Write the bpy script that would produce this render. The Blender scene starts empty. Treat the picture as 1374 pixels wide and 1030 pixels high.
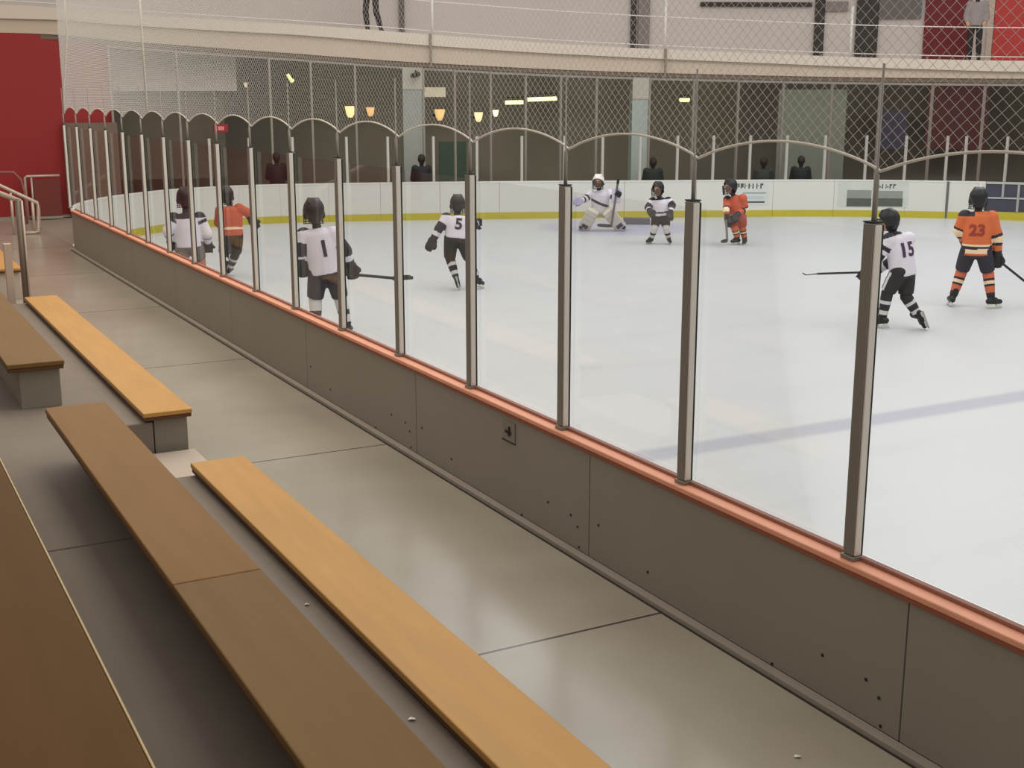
import bpy, bmesh, math, random
from mathutils import Vector, Matrix
from mathutils.bvhtree import BVHTree
random.seed(7)
C = bpy.context.scene.collection
scn = bpy.context.scene
scn.view_settings.view_transform = 'Standard'
scn.cycles.transparent_max_bounces = 32

# ------------------------------------------------------------------ survey of the photograph
F = 1683.78; YAW = .493902943; PIT = .225916; H = 2.637; CX, CY = 687.0, 515.0
ICE = -.19
FW = Vector((math.sin(YAW)*math.cos(PIT), math.cos(YAW)*math.cos(PIT), -math.sin(PIT)))
RT = Vector((math.cos(YAW), -math.sin(YAW), 0)); UP = RT.cross(FW)
EYE = Vector((0, 0, H))
def ray(u, v): return FW*F + RT*(u-CX) - UP*(v-CY)
def on_z(u, v, z): d = ray(u, v); return EYE + d*((z-H)/d.z)
def on_x(u, v, x): d = ray(u, v); return EYE + d*(x/d.x)
def on_y(u, v, y): d = ray(u, v); return EYE + d*(y/d.y)

# ------------------------------------------------------------------ materials
def lin(c):
    c = c/255.0
    return c/12.92 if c <= .04045 else ((c+.055)/1.055)**2.4
def rgb(c, k=1.0): return (min(1, lin(c[0])*k), min(1, lin(c[1])*k), min(1, lin(c[2])*k), 1)
MATS = {}
def mat(name, col, rough=.6, metal=0.0, var=.12, scale=6.0, stretch=(1, 1, 1), bump=0.0, spec=.4, emit=0.0):
    if name in MATS: return MATS[name]
    m = bpy.data.materials.new(name); m.use_nodes = True
    nt = m.node_tree; b = nt.nodes['Principled BSDF']
    tc = nt.nodes.new('ShaderNodeTexCoord'); mp = nt.nodes.new('ShaderNodeMapping')
    mp.inputs['Scale'].default_value = stretch
    nz = nt.nodes.new('ShaderNodeTexNoise'); nz.inputs['Scale'].default_value = scale; nz.inputs['Detail'].default_value = 5
    mx = nt.nodes.new('ShaderNodeMix'); mx.data_type = 'RGBA'
    mx.inputs[6].default_value = rgb(col, 1-var); mx.inputs[7].default_value = rgb(col, 1+var)
    nt.links.new(tc.outputs['Object'], mp.inputs['Vector']); nt.links.new(mp.outputs['Vector'], nz.inputs['Vector'])
    nt.links.new(nz.outputs['Fac'], mx.inputs[0]); nt.links.new(mx.outputs[2], b.inputs['Base Color'])
    b.inputs['Roughness'].default_value = rough; b.inputs['Metallic'].default_value = metal
    b.inputs['Specular IOR Level'].default_value = spec
    if bump:
        bp = nt.nodes.new('ShaderNodeBump'); bp.inputs['Strength'].default_value = bump
        nt.links.new(nz.outputs['Fac'], bp.inputs['Height']); nt.links.new(bp.outputs['Normal'], b.inputs['Normal'])
    if emit:
        b.inputs['Emission Color'].default_value = rgb(col); b.inputs['Emission Strength'].default_value = emit
    MATS[name] = m
    return m
def glass_mat(name, tint, gloss):
    m = bpy.data.materials.new(name); m.use_nodes = True
    nt = m.node_tree; nt.nodes.clear()
    out = nt.nodes.new('ShaderNodeOutputMaterial'); mix = nt.nodes.new('ShaderNodeMixShader')
    tr = nt.nodes.new('ShaderNodeBsdfTransparent'); tr.inputs['Color'].default_value = tint
    gl = nt.nodes.new('ShaderNodeBsdfGlossy'); gl.inputs['Roughness'].default_value = .03
    fr = nt.nodes.new('ShaderNodeFresnel'); fr.inputs['IOR'].default_value = 1.3
    mu = nt.nodes.new('ShaderNodeMath'); mu.operation = 'MULTIPLY'; mu.inputs[1].default_value = gloss
    nt.links.new(fr.outputs[0], mu.inputs[0]); nt.links.new(mu.outputs[0], mix.inputs[0])
    nt.links.new(tr.outputs[0], mix.inputs[1]); nt.links.new(gl.outputs[0], mix.inputs[2])
    nt.links.new(mix.outputs[0], out.inputs['Surface'])
    return m
M_GLASS = glass_mat('clear_glass', (.985, .985, .98, 1), .16)
M_LGLASS = glass_mat('lobby_glass', (.95, .96, .95, 1), .5)

def floor_material():
    m = mat('walkway_concrete', (170, 163, 147), rough=.42, var=.12, scale=1.6, spec=.4)
    nt = m.node_tree; b = nt.nodes['Principled BSDF']
    tc = nt.nodes.new('ShaderNodeTexCoord'); sx = nt.nodes.new('ShaderNodeSeparateXYZ')
    nt.links.new(tc.outputs['Object'], sx.inputs[0])
    a = nt.nodes.new('ShaderNodeMath'); a.operation = 'ADD'; a.inputs[1].default_value = 103.6 - 5.02
    nt.links.new(sx.outputs['Y'], a.inputs[0])
    md = nt.nodes.new('ShaderNodeMath'); md.operation = 'MODULO'; md.inputs[1].default_value = 3.7
    nt.links.new(a.outputs[0], md.inputs[0])
    lt = nt.nodes.new('ShaderNodeMath'); lt.operation = 'LESS_THAN'; lt.inputs[1].default_value = .018
    nt.links.new(md.outputs[0], lt.inputs[0])
    old = b.inputs['Base Color'].links[0].from_socket
    # broad worn stains
    nz = nt.nodes.new('ShaderNodeTexNoise'); nz.inputs['Scale'].default_value = .55; nz.inputs['Detail'].default_value = 3
    nt.links.new(tc.outputs['Object'], nz.inputs['Vector'])
    rp = nt.nodes.new('ShaderNodeMapRange'); rp.inputs[1].default_value = .35; rp.inputs[2].default_value = .7
    rp.inputs[3].default_value = 0; rp.inputs[4].default_value = .5
    nt.links.new(nz.outputs['Fac'], rp.inputs[0])
    m1 = nt.nodes.new('ShaderNodeMix'); m1.data_type = 'RGBA'; m1.inputs[7].default_value = rgb((132, 117, 103))
    nt.links.new(rp.outputs[0], m1.inputs[0]); nt.links.new(old, m1.inputs[6])
    m2 = nt.nodes.new('ShaderNodeMix'); m2.data_type = 'RGBA'; m2.inputs[7].default_value = rgb((70, 62, 54))
    nt.links.new(lt.outputs[0], m2.inputs[0]); nt.links.new(m1.outputs[2], m2.inputs[6])
    nt.links.new(m2.outputs[2], b.inputs['Base Color'])
    rr = nt.nodes.new('ShaderNodeMapRange'); rr.inputs[3].default_value = .13; rr.inputs[4].default_value = .3
    nt.links.new(nz.outputs['Fac'], rr.inputs[0]); nt.links.new(rr.outputs[0], b.inputs['Roughness'])
    return m
def ice_material():
    m = mat('rink_ice', (204, 207, 209), rough=.35, var=.035, scale=.5, stretch=(1, 2.5, 1), spec=.35)
    nt = m.node_tree; b = nt.nodes['Principled BSDF']
    tc = nt.nodes.new('ShaderNodeTexCoord'); sx = nt.nodes.new('ShaderNodeSeparateXYZ')
    nt.links.new(tc.outputs['Object'], sx.inputs[0])
    old = b.inputs['Base Color'].links[0].from_socket
    # blue line painted under the ice, wobbling softly at the edges
    s = nt.nodes.new('ShaderNodeMath'); s.operation = 'SUBTRACT'; s.inputs[1].default_value = 8.04
    nt.links.new(sx.outputs['Y'], s.inputs[0])
    ab = nt.nodes.new('ShaderNodeMath'); ab.operation = 'ABSOLUTE'; nt.links.new(s.outputs[0], ab.inputs[0])
    mr = nt.nodes.new('ShaderNodeMapRange'); mr.inputs[1].default_value = .10; mr.inputs[2].default_value = .2
    mr.inputs[3].default_value = .85; mr.inputs[4].default_value = 0
    nt.links.new(ab.outputs[0], mr.inputs[0])
    m1 = nt.nodes.new('ShaderNodeMix'); m1.data_type = 'RGBA'; m1.inputs[7].default_value = rgb((172, 175, 188))
    nt.links.new(mr.outputs[0], m1.inputs[0]); nt.links.new(old, m1.inputs[6])
    # goal crease
    ds = nt.nodes.new('ShaderNodeVectorMath'); ds.operation = 'DISTANCE'; ds.inputs[1].default_value = (15.2, 23.3, 0)
    nt.links.new(tc.outputs['Object'], ds.inputs[0])
    m3 = nt.nodes.new('ShaderNodeMapRange'); m3.inputs[1].default_value = 1.5; m3.inputs[2].default_value = 1.9
    m3.inputs[3].default_value = .8; m3.inputs[4].default_value = 0
    nt.links.new(ds.outputs['Value'], m3.inputs[0])
    m2 = nt.nodes.new('ShaderNodeMix'); m2.data_type = 'RGBA'; m2.inputs[7].default_value = rgb((186, 185, 210))
    nt.links.new(m3.outputs[0], m2.inputs[0]); nt.links.new(m1.outputs[2], m2.inputs[6])
    # skate-worn streaks
    mp = nt.nodes.new('ShaderNodeMapping'); mp.inputs['Rotation'].default_value = (0, 0, .5); mp.inputs['Scale'].default_value = (.35, 2.2, 1)
    nt.links.new(tc.outputs['Object'], mp.inputs[0])
    nz = nt.nodes.new('ShaderNodeTexNoise'); nz.inputs['Scale'].default_value = 1.0; nz.inputs['Detail'].default_value = 6
    nt.links.new(mp.outputs[0], nz.inputs['Vector'])
    m4 = nt.nodes.new('ShaderNodeMapRange'); m4.inputs[1].default_value = .55; m4.inputs[2].default_value = .8
    m4.inputs[3].default_value = 0; m4.inputs[4].default_value = .35
    nt.links.new(nz.outputs['Fac'], m4.inputs[0])
    m5 = nt.nodes.new('ShaderNodeMix'); m5.data_type = 'RGBA'; m5.inputs[7].default_value = rgb((186, 188, 191))
    nt.links.new(m4.outputs[0], m5.inputs[0]); nt.links.new(m2.outputs[2], m5.inputs[6])
    nt.links.new(m5.outputs[2], b.inputs['Base Color'])
    return m

# ------------------------------------------------------------------ mesh helpers
def box(bm, lo, hi, bev=0.0):
    r = bmesh.ops.create_cube(bm, size=1.0); vs = r['verts']
    for v in vs:
        v.co = Vector([(lo[i]+hi[i])/2 + v.co[i]*(hi[i]-lo[i]) for i in range(3)])
    if bev:
        es = list({e for v in vs for e in v.link_edges})
        bmesh.ops.bevel(bm, geom=es, offset=bev, segments=2, affect='EDGES', profile=.5)
def obox(bm, c, ax, ay, az, bev=0.0):
    """box with centre c and half-axis vectors"""
    r = bmesh.ops.create_cube(bm, size=2.0); vs = r['verts']
    for v in vs: v.co = c + ax*v.co.x + ay*v.co.y + az*v.co.z
    if bev:
        es = list({e for v in vs for e in v.link_edges})
        bmesh.ops.bevel(bm, geom=es, offset=bev, segments=2, affect='EDGES', profile=.5)
def tube(bm, pts, rad, n=10, hint=None, cap=True):
    """loft along pts; rad: number, list of numbers or list of (a,b); hint = direction of a"""
    pts = [Vector(p) for p in pts]; k = len(pts)
    if not isinstance(rad, (list, tuple)): rad = [rad]*k
    rings = []
    ref = Vector(hint) if hint else None
    for i, p in enumerate(pts):
        d = (pts[min(i+1, k-1)] - pts[max(i-1, 0)]).normalized()
        if ref is None:
            ref = Vector((0, 0, 1)) if abs(d.z) < .9 else Vector((1, 0, 0))
        a = (ref - d*ref.dot(d)).normalized(); b = d.cross(a)
        if hint is None: ref = a
        ra, rb = rad[i] if isinstance(rad[i], (list, tuple)) else (rad[i], rad[i])
        rings.append([bm.verts.new(p + a*(ra*math.cos(2*math.pi*j/n)) + b*(rb*math.sin(2*math.pi*j/n))) for j in range(n)])
    for i in range(k-1):
        for j in range(n):
            bm.faces.new((rings[i][j], rings[i][(j+1) % n], rings[i+1][(j+1) % n], rings[i+1][j]))
    if cap:
        bm.faces.new(rings[0][::-1]); bm.faces.new(rings[-1])
def ball(bm, c, r, rot=None, seg=14):
    if not isinstance(r, (list, tuple)): r = (r, r, r)
    res = bmesh.ops.create_uvsphere(bm, u_segments=seg, v_segments=max(6, seg*2//3), radius=1.0)
    for v in res['verts']:
        q = Vector((v.co.x*r[0], v.co.y*r[1], v.co.z*r[2]))
        if rot: q = rot @ q
        v.co = q + Vector(c)
def capsule(bm, a, b, ra, rb=None, n=12):
    rb = ra if rb is None else rb
    tube(bm, [a, b], [ra, rb], n); ball(bm, a, ra, seg=n); ball(bm, b, rb, seg=n)
def NB(): return bmesh.new()
def obj(name, bm, material, parent=None, smooth=False, keep=False):
    bmesh.ops.recalc_face_normals(bm, faces=bm.faces[:])
    origin = Vector((0, 0, 0))
    if parent is None and not keep and len(bm.verts):
        xs = [v.co for v in bm.verts]
        lo = [min(c[i] for c in xs) for i in range(3)]; hi = [max(c[i] for c in xs) for i in range(3)]
        origin = Vector(((lo[0]+hi[0])/2, (lo[1]+hi[1])/2, lo[2]))
        for v in bm.verts: v.co -= origin
    elif parent is not None and not keep:
        o = parent
        w = Vector((0, 0, 0))
        while o: w += o.location; o = o.parent
        for v in bm.verts: v.co -= w
    me = bpy.data.meshes.new(name); bm.to_mesh(me); bm.free()
    for m in (material if isinstance(material, (list, tuple)) else [material]): me.materials.append(m)
    if smooth:
        for p in me.polygons: p.use_smooth = True
    o = bpy.data.objects.new(name, me); C.objects.link(o); o.location = origin; o.parent = parent
    return o
def tag(o, label, cat, group=None, kind=None):
    o['label'] = label; o['category'] = cat
    if group: o['group'] = group
    if kind: o['kind'] = kind
    return o
def thing(name, label, cat, loc=(0, 0, 0), rz=0, group=None, kind=None):
    o = bpy.data.objects.new(name, None); C.objects.link(o); o.empty_display_size = .1
    o.location = loc; o.rotation_euler = (0, 0, rz)
    return tag(o, label, cat, group, kind)
def struct(name, bm, m, label=None, cat=None, smooth=False, keep=True):
    o = obj(name, bm, m, None, smooth, keep)
    o['kind'] = 'structure'
    if label: o['label'] = label; o['category'] = cat
    return o
ORD = ['first', 'second', 'third', 'fourth', 'fifth', 'sixth', 'seventh', 'eighth', 'ninth', 'tenth', 'eleventh', 'twelfth',
       'thirteenth', 'fourteenth', 'fifteenth', 'sixteenth', 'seventeenth', 'eighteenth', 'nineteenth', 'twentieth',
       'twenty-first', 'twenty-second', 'twenty-third', 'twenty-fourth', 'twenty-fifth', 'twenty-sixth']

# plan curves -------------------------------------------------------
def smooth_curve(pts, per=8):
    P = [Vector((p[0], p[1])) for p in pts]; out = []
    for i in range(len(P)-1):
        p0 = P[max(i-1, 0)]; p1 = P[i]; p2 = P[i+1]; p3 = P[min(i+2, len(P)-1)]
        for j in range(per):
            t = j/per
            out.append(.5*((2*p1) + (p2-p0)*t + (2*p0-5*p1+4*p2-p3)*t*t + (3*p1-p0-3*p2+p3)*t**3))
    out.append(P[-1])
    return out
def offset_curve(c, d):
    out = []
    for i, p in enumerate(c):
        t = (c[min(i+1, len(c)-1)] - c[max(i-1, 0)]).normalized()
        out.append(p + Vector((-t.y, t.x))*d)
    return out
def hit(curve, u, v):
    """point where the line of sight of a surveyed mark meets the upright surface over a plan curve"""
    d = ray(u, v)
    for i in range(len(curve)-1):
        a, b = curve[i], curve[i+1]; e = b-a
        den = d.x*e.y - d.y*e.x
        if abs(den) < 1e-9: continue
        t = (a.x*e.y - a.y*e.x)/den; s = (a.x*d.y - a.y*d.x)/den
        if -1e-6 <= s <= 1+1e-6 and t > 0:
            return EYE + d*t, i+s
    return None, None
def sub_curve(curve, s0, s1, step=1.0):
    def at(s):
        i = int(min(max(s, 0), len(curve)-1.0001)); return curve[i].lerp(curve[i+1], s-i)
    out = [at(s0)]; i = math.floor(s0)+1
    while i < s1-1e-4: out.append(curve[i]); i += 1
    out.append(at(s1)); return out
def ribbon(bm, c, z0, z1, th=0.0, c2=None):
    """upright strip over plan curve c, z0/z1 numbers or lists; th = thickness outward"""
    n = len(c); f = lambda z, i: z[i] if isinstance(z, (list, tuple)) else z
    inner = [(bm.verts.new((p.x, p.y, f(z0, i))), bm.verts.new((p.x, p.y, f(z1, i)))) for i, p in enumerate(c)]
    for i in range(n-1): bm.faces.new((inner[i][0], inner[i+1][0], inner[i+1][1], inner[i][1]))
    if th or c2:
        q = c2 or offset_curve(c, th)
        outer = [(bm.verts.new((p.x, p.y, f(z0, i))), bm.verts.new((p.x, p.y, f(z1, i)))) for i, p in enumerate(q)]
        for i in range(n-1):
            bm.faces.new((outer[i+1][0], outer[i][0], outer[i][1], outer[i+1][1]))
            bm.faces.new((inner[i][1], inner[i+1][1], outer[i+1][1], outer[i][1]))
            bm.faces.new((inner[i+1][0], inner[i][0], outer[i][0], outer[i+1][0]))
        bm.faces.new((inner[0][0], inner[0][1], outer[0][1], outer[0][0]))
        bm.faces.new((inner[-1][1], inner[-1][0], outer[-1][0], outer[-1][1]))

BOARD = smooth_curve([(3.75, 22.95), (3.85, 23.7), (4.2, 24.75), (4.8, 25.75), (5.55, 26.55), (6.35, 27.2), (7.15, 27.55), (7.9, 27.7),
                      (8.75, 27.7), (9.5, 27.55), (10.3, 27.35), (11.95, 26.85), (14.35, 25.95), (16.65, 24.95), (19.0, 23.95),
                      (20.9, 23.05), (22.7, 21.7), (24.2, 20.1), (25.6, 18.0), (26.4, 15.5), (26.7, 12.5), (26.7, 8), (26.7, 1)])
KURV = smooth_curve([(-3.5, 29.5), (0, 29.5), (3.5, 29.5), (4.9, 29.42), (6.2, 29.25), (7.8, 29.1), (9.2, 28.9), (10.7, 28.6), (12.4, 28.1),
                     (14.9, 27.2), (17.3, 26.2), (19.8, 25.15), (21.8, 24.15), (23.8, 22.65), (25.5, 20.9), (27.2, 18.3), (28.2, 15.5), (28.6, 12), (28.6, 6), (28.6, 0)])

# ------------------------------------------------------------------ common materials
m_alu = mat('brushed_aluminium', (140, 136, 128), rough=.45, metal=.5, var=.06, scale=30, stretch=(1, 1, .05))
m_alul = mat('bright_aluminium_bead', (222, 216, 205), rough=.35, metal=.4, var=.05, scale=30, stretch=(1, 1, .05))
m_rubber = mat('dark_gasket', (42, 40, 36), rough=.7)
m_steel = mat('handrail_steel', (196, 176, 160), rough=.45, metal=.3, var=.05)
m_board = mat('grey_board_plastic', (143, 135, 123), rough=.5, var=.06, scale=2.2)
m_curb = mat('curb_grey', (150, 140, 128), rough=.7, var=.1)
m_groove = mat('groove_dark', (48, 43, 38), rough=.9)
m_sill = mat('orange_sill', (228, 158, 126), rough=.5, var=.1, scale=5)
m_sille = mat('sill_edge', (150, 84, 62), rough=.6, var=.1)
m_white = mat('white_board_plastic', (212, 211, 203), rough=.4, var=.03, scale=1.5)
m_yellow = mat('yellow_kick', (184, 172, 52), rough=.45, var=.08)
m_conc = mat('tier_concrete', (128, 116, 104), rough=.75, var=.12, scale=3)
m_concl = mat('step_concrete', (186, 172, 156), rough=.75, var=.08, scale=3)  # bright light on the aisle step put into a paler concrete
m_blk = mat('painted_block', (138, 130, 116), rough=.7, var=.08, scale=3)
m_wood = mat('varnished_plank', (192, 144, 78), rough=.45, var=.16, scale=2.4, stretch=(5, .5, 5), spec=.2)
m_wood2 = mat('shaded_plank', (122, 92, 52), rough=.55, var=.16, scale=2.2, stretch=(5, .5, 5), spec=.12)  # bench wood darkened in its colour as light falls off from the rink
m_wood3 = mat('shaded_dark_plank', (97, 66, 24), rough=.6, var=.2, scale=2.2, stretch=(5, .5, 5), spec=.1)  # row farthest from the rink light, its shade put into the colour
m_edge = mat('plank_edge', (92, 60, 34), rough=.6, var=.15, scale=4, stretch=(1, .3, 8))  # plank side in shade, put in as a darker brown
m_edgel = mat('plank_edge_lit', (150, 96, 50), rough=.6, var=.15)
m_red = mat('red_wall_paint', (148, 34, 33), rough=.6, var=.06, scale=.8)
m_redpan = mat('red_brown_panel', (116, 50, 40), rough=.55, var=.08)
m_fascia = mat('beige_fascia', (196, 178, 158), rough=.6, var=.05, scale=1.2)
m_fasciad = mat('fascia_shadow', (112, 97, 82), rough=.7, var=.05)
m_ledge = mat('balcony_ledge', (210, 196, 180), rough=.55, var=.04)
m_bwall = mat('balcony_wall', (206, 196, 190), rough=.7, var=.05, scale=.7)
m_rail = mat('white_rail_paint', (224, 218, 208), rough=.45, var=.03)
m_dark = mat('dark_metal', (52, 48, 45), rough=.6)
m_lobby = mat('lobby_wall_dark', (126, 121, 110), rough=.8, var=.45, scale=.6, stretch=(1, 1, .4))
m_lceil = mat('lobby_ceiling', (118, 110, 98), rough=.8, var=.1, scale=.7)
m_lfloor = mat('lobby_floor', (70, 64, 58), rough=.5)
m_col = mat('column_paint', (150, 148, 138), rough=.6, var=.05)
m_mul = mat('mullion_grey', (150, 140, 130), rough=.5, metal=.2)
m_net = mat('net_cord', (205, 200, 192), rough=.8, var=.03)
m_rope = mat('net_border_rope', (214, 208, 196), rough=.7, var=.04)
m_black = mat('black_plastic', (30, 29, 30), rough=.45, var=.1)
m_sign = mat('sign_face', (204, 208, 202), rough=.5, var=.03)

# ------------------------------------------------------------------ floor, ice, walls
b = NB(); box(b, (-6, -4, -.5), (3.62, 29.5, 0)); box(b, (3.62, 22.6, -.5), (3.75, 29.5, 0))
struct('floor', b, floor_material())
poly = [Vector((3.76, -2)), Vector((3.76, 22.95))] + BOARD + [Vector((26.7, -2))]
b = NB(); vs = [b.verts.new((p.x, p.y, ICE)) for p in poly]; b.faces.new(vs)
bmesh.ops.triangulate(b, faces=b.faces[:])
o = struct('floor_ice', b, ice_material())
o['label'] = 'white ice sheet with a faint blue line'; o['category'] = 'ice'
# ground behind the far boards
b = NB()
ob = offset_curve(BOARD, .12); kk = KURV
pts = [Vector((3.75, 29.5))] + [Vector((p.x, p.y)) for p in kk if p.x > 3.8] + [Vector((28.6, -2)), Vector((26.82, -2))] + ob[::-1]
vs = [b.verts.new((p.x, p.y, -.02)) for p in pts]; b.faces.new(vs); bmesh.ops.triangulate(b, faces=b.faces[:])
struct('floor_concourse', b, mat('concourse_concrete', (150, 136, 120), rough=.6))

xr = on_y(150, 100, 29.5).x
b = NB(); box(b, (-6, 29.5, 0), (xr, 29.8, 4.3)); struct('wall_far_red', b, m_red)
b = NB(); box(b, (on_y(89, 200, 29.3).x, 29.3, 0), (xr, 29.49, 2.05)); struct('wall_far_lower', b, mat('wall_brown', (118, 98, 86), rough=.7))
b = NB(); box(b, (-6, -4, 0), (-5.8, 29.5, 6)); struct('wall_left', b, m_bwall)
b = NB(); box(b, (-6, 29.42, 0), (4.9, 29.5, .05)); struct('baseboard_far', b, m_curb)
# ------------------------------------------------------------------ seating tiers
m_tier = m_conc
b = NB(); box(b, (1.30, -1, 0), (1.84, 7.50, .345), .01); struct('floor_tier_low_near', b, m_tier)
b = NB(); box(b, (1.30, 8.93, 0), (1.87, 15.0, .345), .01); struct('floor_tier_low_far', b, m_tier)
b = NB(); box(b, (1.50, 7.56, 0), (2.15, 8.90, .118), .006); struct('floor_step_aisle', b, m_concl)
b = NB(); box(b, (.50, -1, 0), (1.30, 6.19, .46), .008); box(b, (.50, 6.2, 0), (1.30, 15.0, .46), .008); struct('floor_tier_middle', b, m_tier)
b = NB(); box(b, (-5.8, -1, 0), (.40, 15.0, .80), .008); struct('floor_tier_top', b, m_tier)

def bench(label, x0, x1, y0, y1, top, zb, wood, block, th=.06, over=.05, split=None):
    t = thing('bleacher_bench', label, 'bench', ((x0+x1)/2, (y0+y1)/2, zb), group='plank benches of the seating tiers')
    if split:
        b = NB(); box(b, (x0, y0, top-th*.55), (x1, split-.002, top), .006); obj('seat_plank', b, wood, t)
        b = NB(); box(b, (x0, split+.002, top-th*.55), (x1, y1, top), .006); obj('seat_plank', b, mat('shaded_plank_pale', (134, 98, 54), rough=.55, var=.16, scale=2.2, stretch=(5, .5, 5), spec=.12), t)  # paler wood past the join, same shade in its colour
    else:
        b = NB(); box(b, (x0, y0, top-th*.55), (x1, y1, top), .006); obj('seat_plank', b, wood, t)
    b = NB(); box(b, (x0+.006, y0+.006, top-th), (x1-.006, y1-.006, top-th*.55-.001), .003); obj('plank_edge', b, m_edge, t)
    b = NB(); box(b, (x0+over, y0+.05, zb), (x1-.03, y1-.05, top-th-.001), .004); obj('support_base', b, block, t)
    return t
R1 = .42
bench('bright varnished plank bench lowest beside the walkway, nearest the camera', 1.785, 2.125, .6, 7.52, R1, .0, m_wood, m_blk, over=.085)
bench('bright plank bench by the walkway just beyond the aisle step', 1.80, 2.15, 8.90, 14.95, R1, .0, m_wood, m_blk, over=.08)
bench('short plank bench end far left behind the aisle handrail post', 1.78, 2.12, 17.6, 22.0, R1, .0, m_wood, m_concl)
bench('brown shaded plank bench one row up, running down the middle foreground', 1.0, 1.352, .3, 7.80, .80, .46, m_wood2, m_blk, over=.2, split=4.62)
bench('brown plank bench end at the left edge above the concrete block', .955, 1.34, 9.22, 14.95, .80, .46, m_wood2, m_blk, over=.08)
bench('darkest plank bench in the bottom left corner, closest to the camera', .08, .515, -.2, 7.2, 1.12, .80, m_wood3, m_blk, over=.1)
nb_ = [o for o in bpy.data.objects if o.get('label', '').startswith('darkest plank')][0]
b = NB(); box(b, (.5155, -.2, 1.095), (.522, 7.2, 1.121), .002); obj('edge_highlight', b, mat('pale_edge_highlight', (196, 168, 120), rough=.5), nb_)  # pale strip standing in for the highlight along the seat edge
# litter
for (u, v, z, s, lab) in ((553, 966, .345, .015, 'small white paper scrap on the grey tread by the lowest bench'),
                          (1070, 1016, 0, .016, 'tiny white paper scrap on the walkway floor near the grey boards'),
                          (412, 812, .345, .012, 'tiny pale scrap on the tread farther from the camera')):
    p = on_z(u, v, z); b = NB()
    vv = [b.verts.new((p.x+s*math.cos(a)*r, p.y+s*math.sin(a)*r, z+.002+h)) for a, r, h in ((.2, 1, 0), (1.7, .8, .004), (2.9, 1.1, .001), (4.4, .7, .006), (5.4, .9, .002))]
    b.faces.new(vv); r = bmesh.ops.extrude_face_region(b, geom=b.faces[:])
    for e in r['geom']:
        if isinstance(e, bmesh.types.BMVert): e.co.z += .003
    tag(obj('paper_scrap', b, m_rail), lab, 'litter')

# ------------------------------------------------------------------ side boards, sill, uprights, glass
XB = 3.655; PY0 = 3.785; PS = 1.22; NP = 17
b = NB(); box(b, (3.60, -1.5, 0), (XB, 22.95, .03), .004); o = obj('board_curb', b, m_curb)
tag(o, 'light grey curb strip along the foot of the grey boards', 'curb')
b = NB(); box(b, (3.588, -1.5, 0), (3.5995, 22.95, .003)); o = obj('floor_groove', b, m_groove)
tag(o, 'thin dark groove in the floor beside the board curb', 'groove')
edges = [-1.47, .97]; y = 3.41
while y < 22.0: edges.append(y); y += 2.44
edges.append(22.95)
for j in range(len(edges)-1):
    y0, y1 = edges[j]+.004, edges[j+1]-.004
    k = j-2
    if k < 0: lab = ['grey dasher panel at the right end out of frame, second past the seam', 'grey dasher panel right of the visible seam at the bottom right corner'][j]
    elif 2*k+1 < NP: lab = 'grey dasher panel below the %s and %s uprights from the right' % (ORD[2*k], ORD[2*k+1])
    else: lab = 'grey dasher panel at the far left end under the last upright'
    t = thing('dasher_panel', lab, 'rink board', (3.70, (y0+y1)/2, ICE), group='grey boards along the walkway')
    b = NB(); box(b, (XB, y0, .0301), (XB+.02, y1, .67), .002); obj('outer_sheet', b, m_board, t)
    b = NB(); box(b, (XB+.022, y0, ICE), (3.74, y1, .67)); obj('frame_core', b, m_groove, t)
    b = NB(); box(b, (3.741, y0, ICE+.21), (3.755, y1, .67)); obj('inner_sheet', b, m_white, t)
    b = NB(); box(b, (3.741, y0, ICE), (3.758, y1, ICE+.205)); obj('kick_strip', b, m_yellow, t)
    for (yy, zz) in (((y0+.1), .05), ((y0+.12), .17), ((y0+.2), .22), ((y0+.47), .22), ((y0+.8), .04), ((y1-.6), .14), ((y1-.1), .25)):
        if j in (2, 3, 4):
            b = NB(); tube(b, [(XB-.004, yy, zz), (XB+.002, yy, zz)], .008, 8); obj('bolt', b, m_rubber, t)
t = thing('sill_cap', 'long orange sill capping the grey boards under the glass', 'sill', (3.69, 11, .67))
b = NB(); box(b, (3.635, -1.5, .672), (3.765, 22.95, .70), .006); obj('cap_top', b, m_sill, t)
b = NB(); box(b, (3.64, -1.5, .650), (3.654, 22.95, .671), .002); obj('cap_lip', b, m_sille, t)
b = NB(); box(b, (3.705, -1.5, .701), (3.735, 22.95, .718), .003); obj('glass_channel', b, mat('channel_brown', (150, 104, 88), rough=.6), t)
# small cover plate under the sill
t = thing('outlet_plate', 'small grey outlet plate with dark socket on the boards under the sill', 'outlet', (XB-.004, 6.82, .48))
b = NB(); box(b, (XB-.008, 6.74, .485), (XB-.0005, 6.91, .612), .003); obj('cover', b, mat('plate_grey', (132, 126, 114), rough=.5), t)
b = NB(); box(b, (XB-.016, 6.785, .535), (XB-.009, 6.86, .555), .002); box(b, (XB-.016, 6.80, .52), (XB-.009, 6.815, .585), .002); obj('socket', b, m_rubber, t)
b = NB(); box(b, (XB-.0095, 6.74, .478), (XB-.0008, 6.91, .4845)); obj('lower_rim', b, m_rubber, t)

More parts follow.
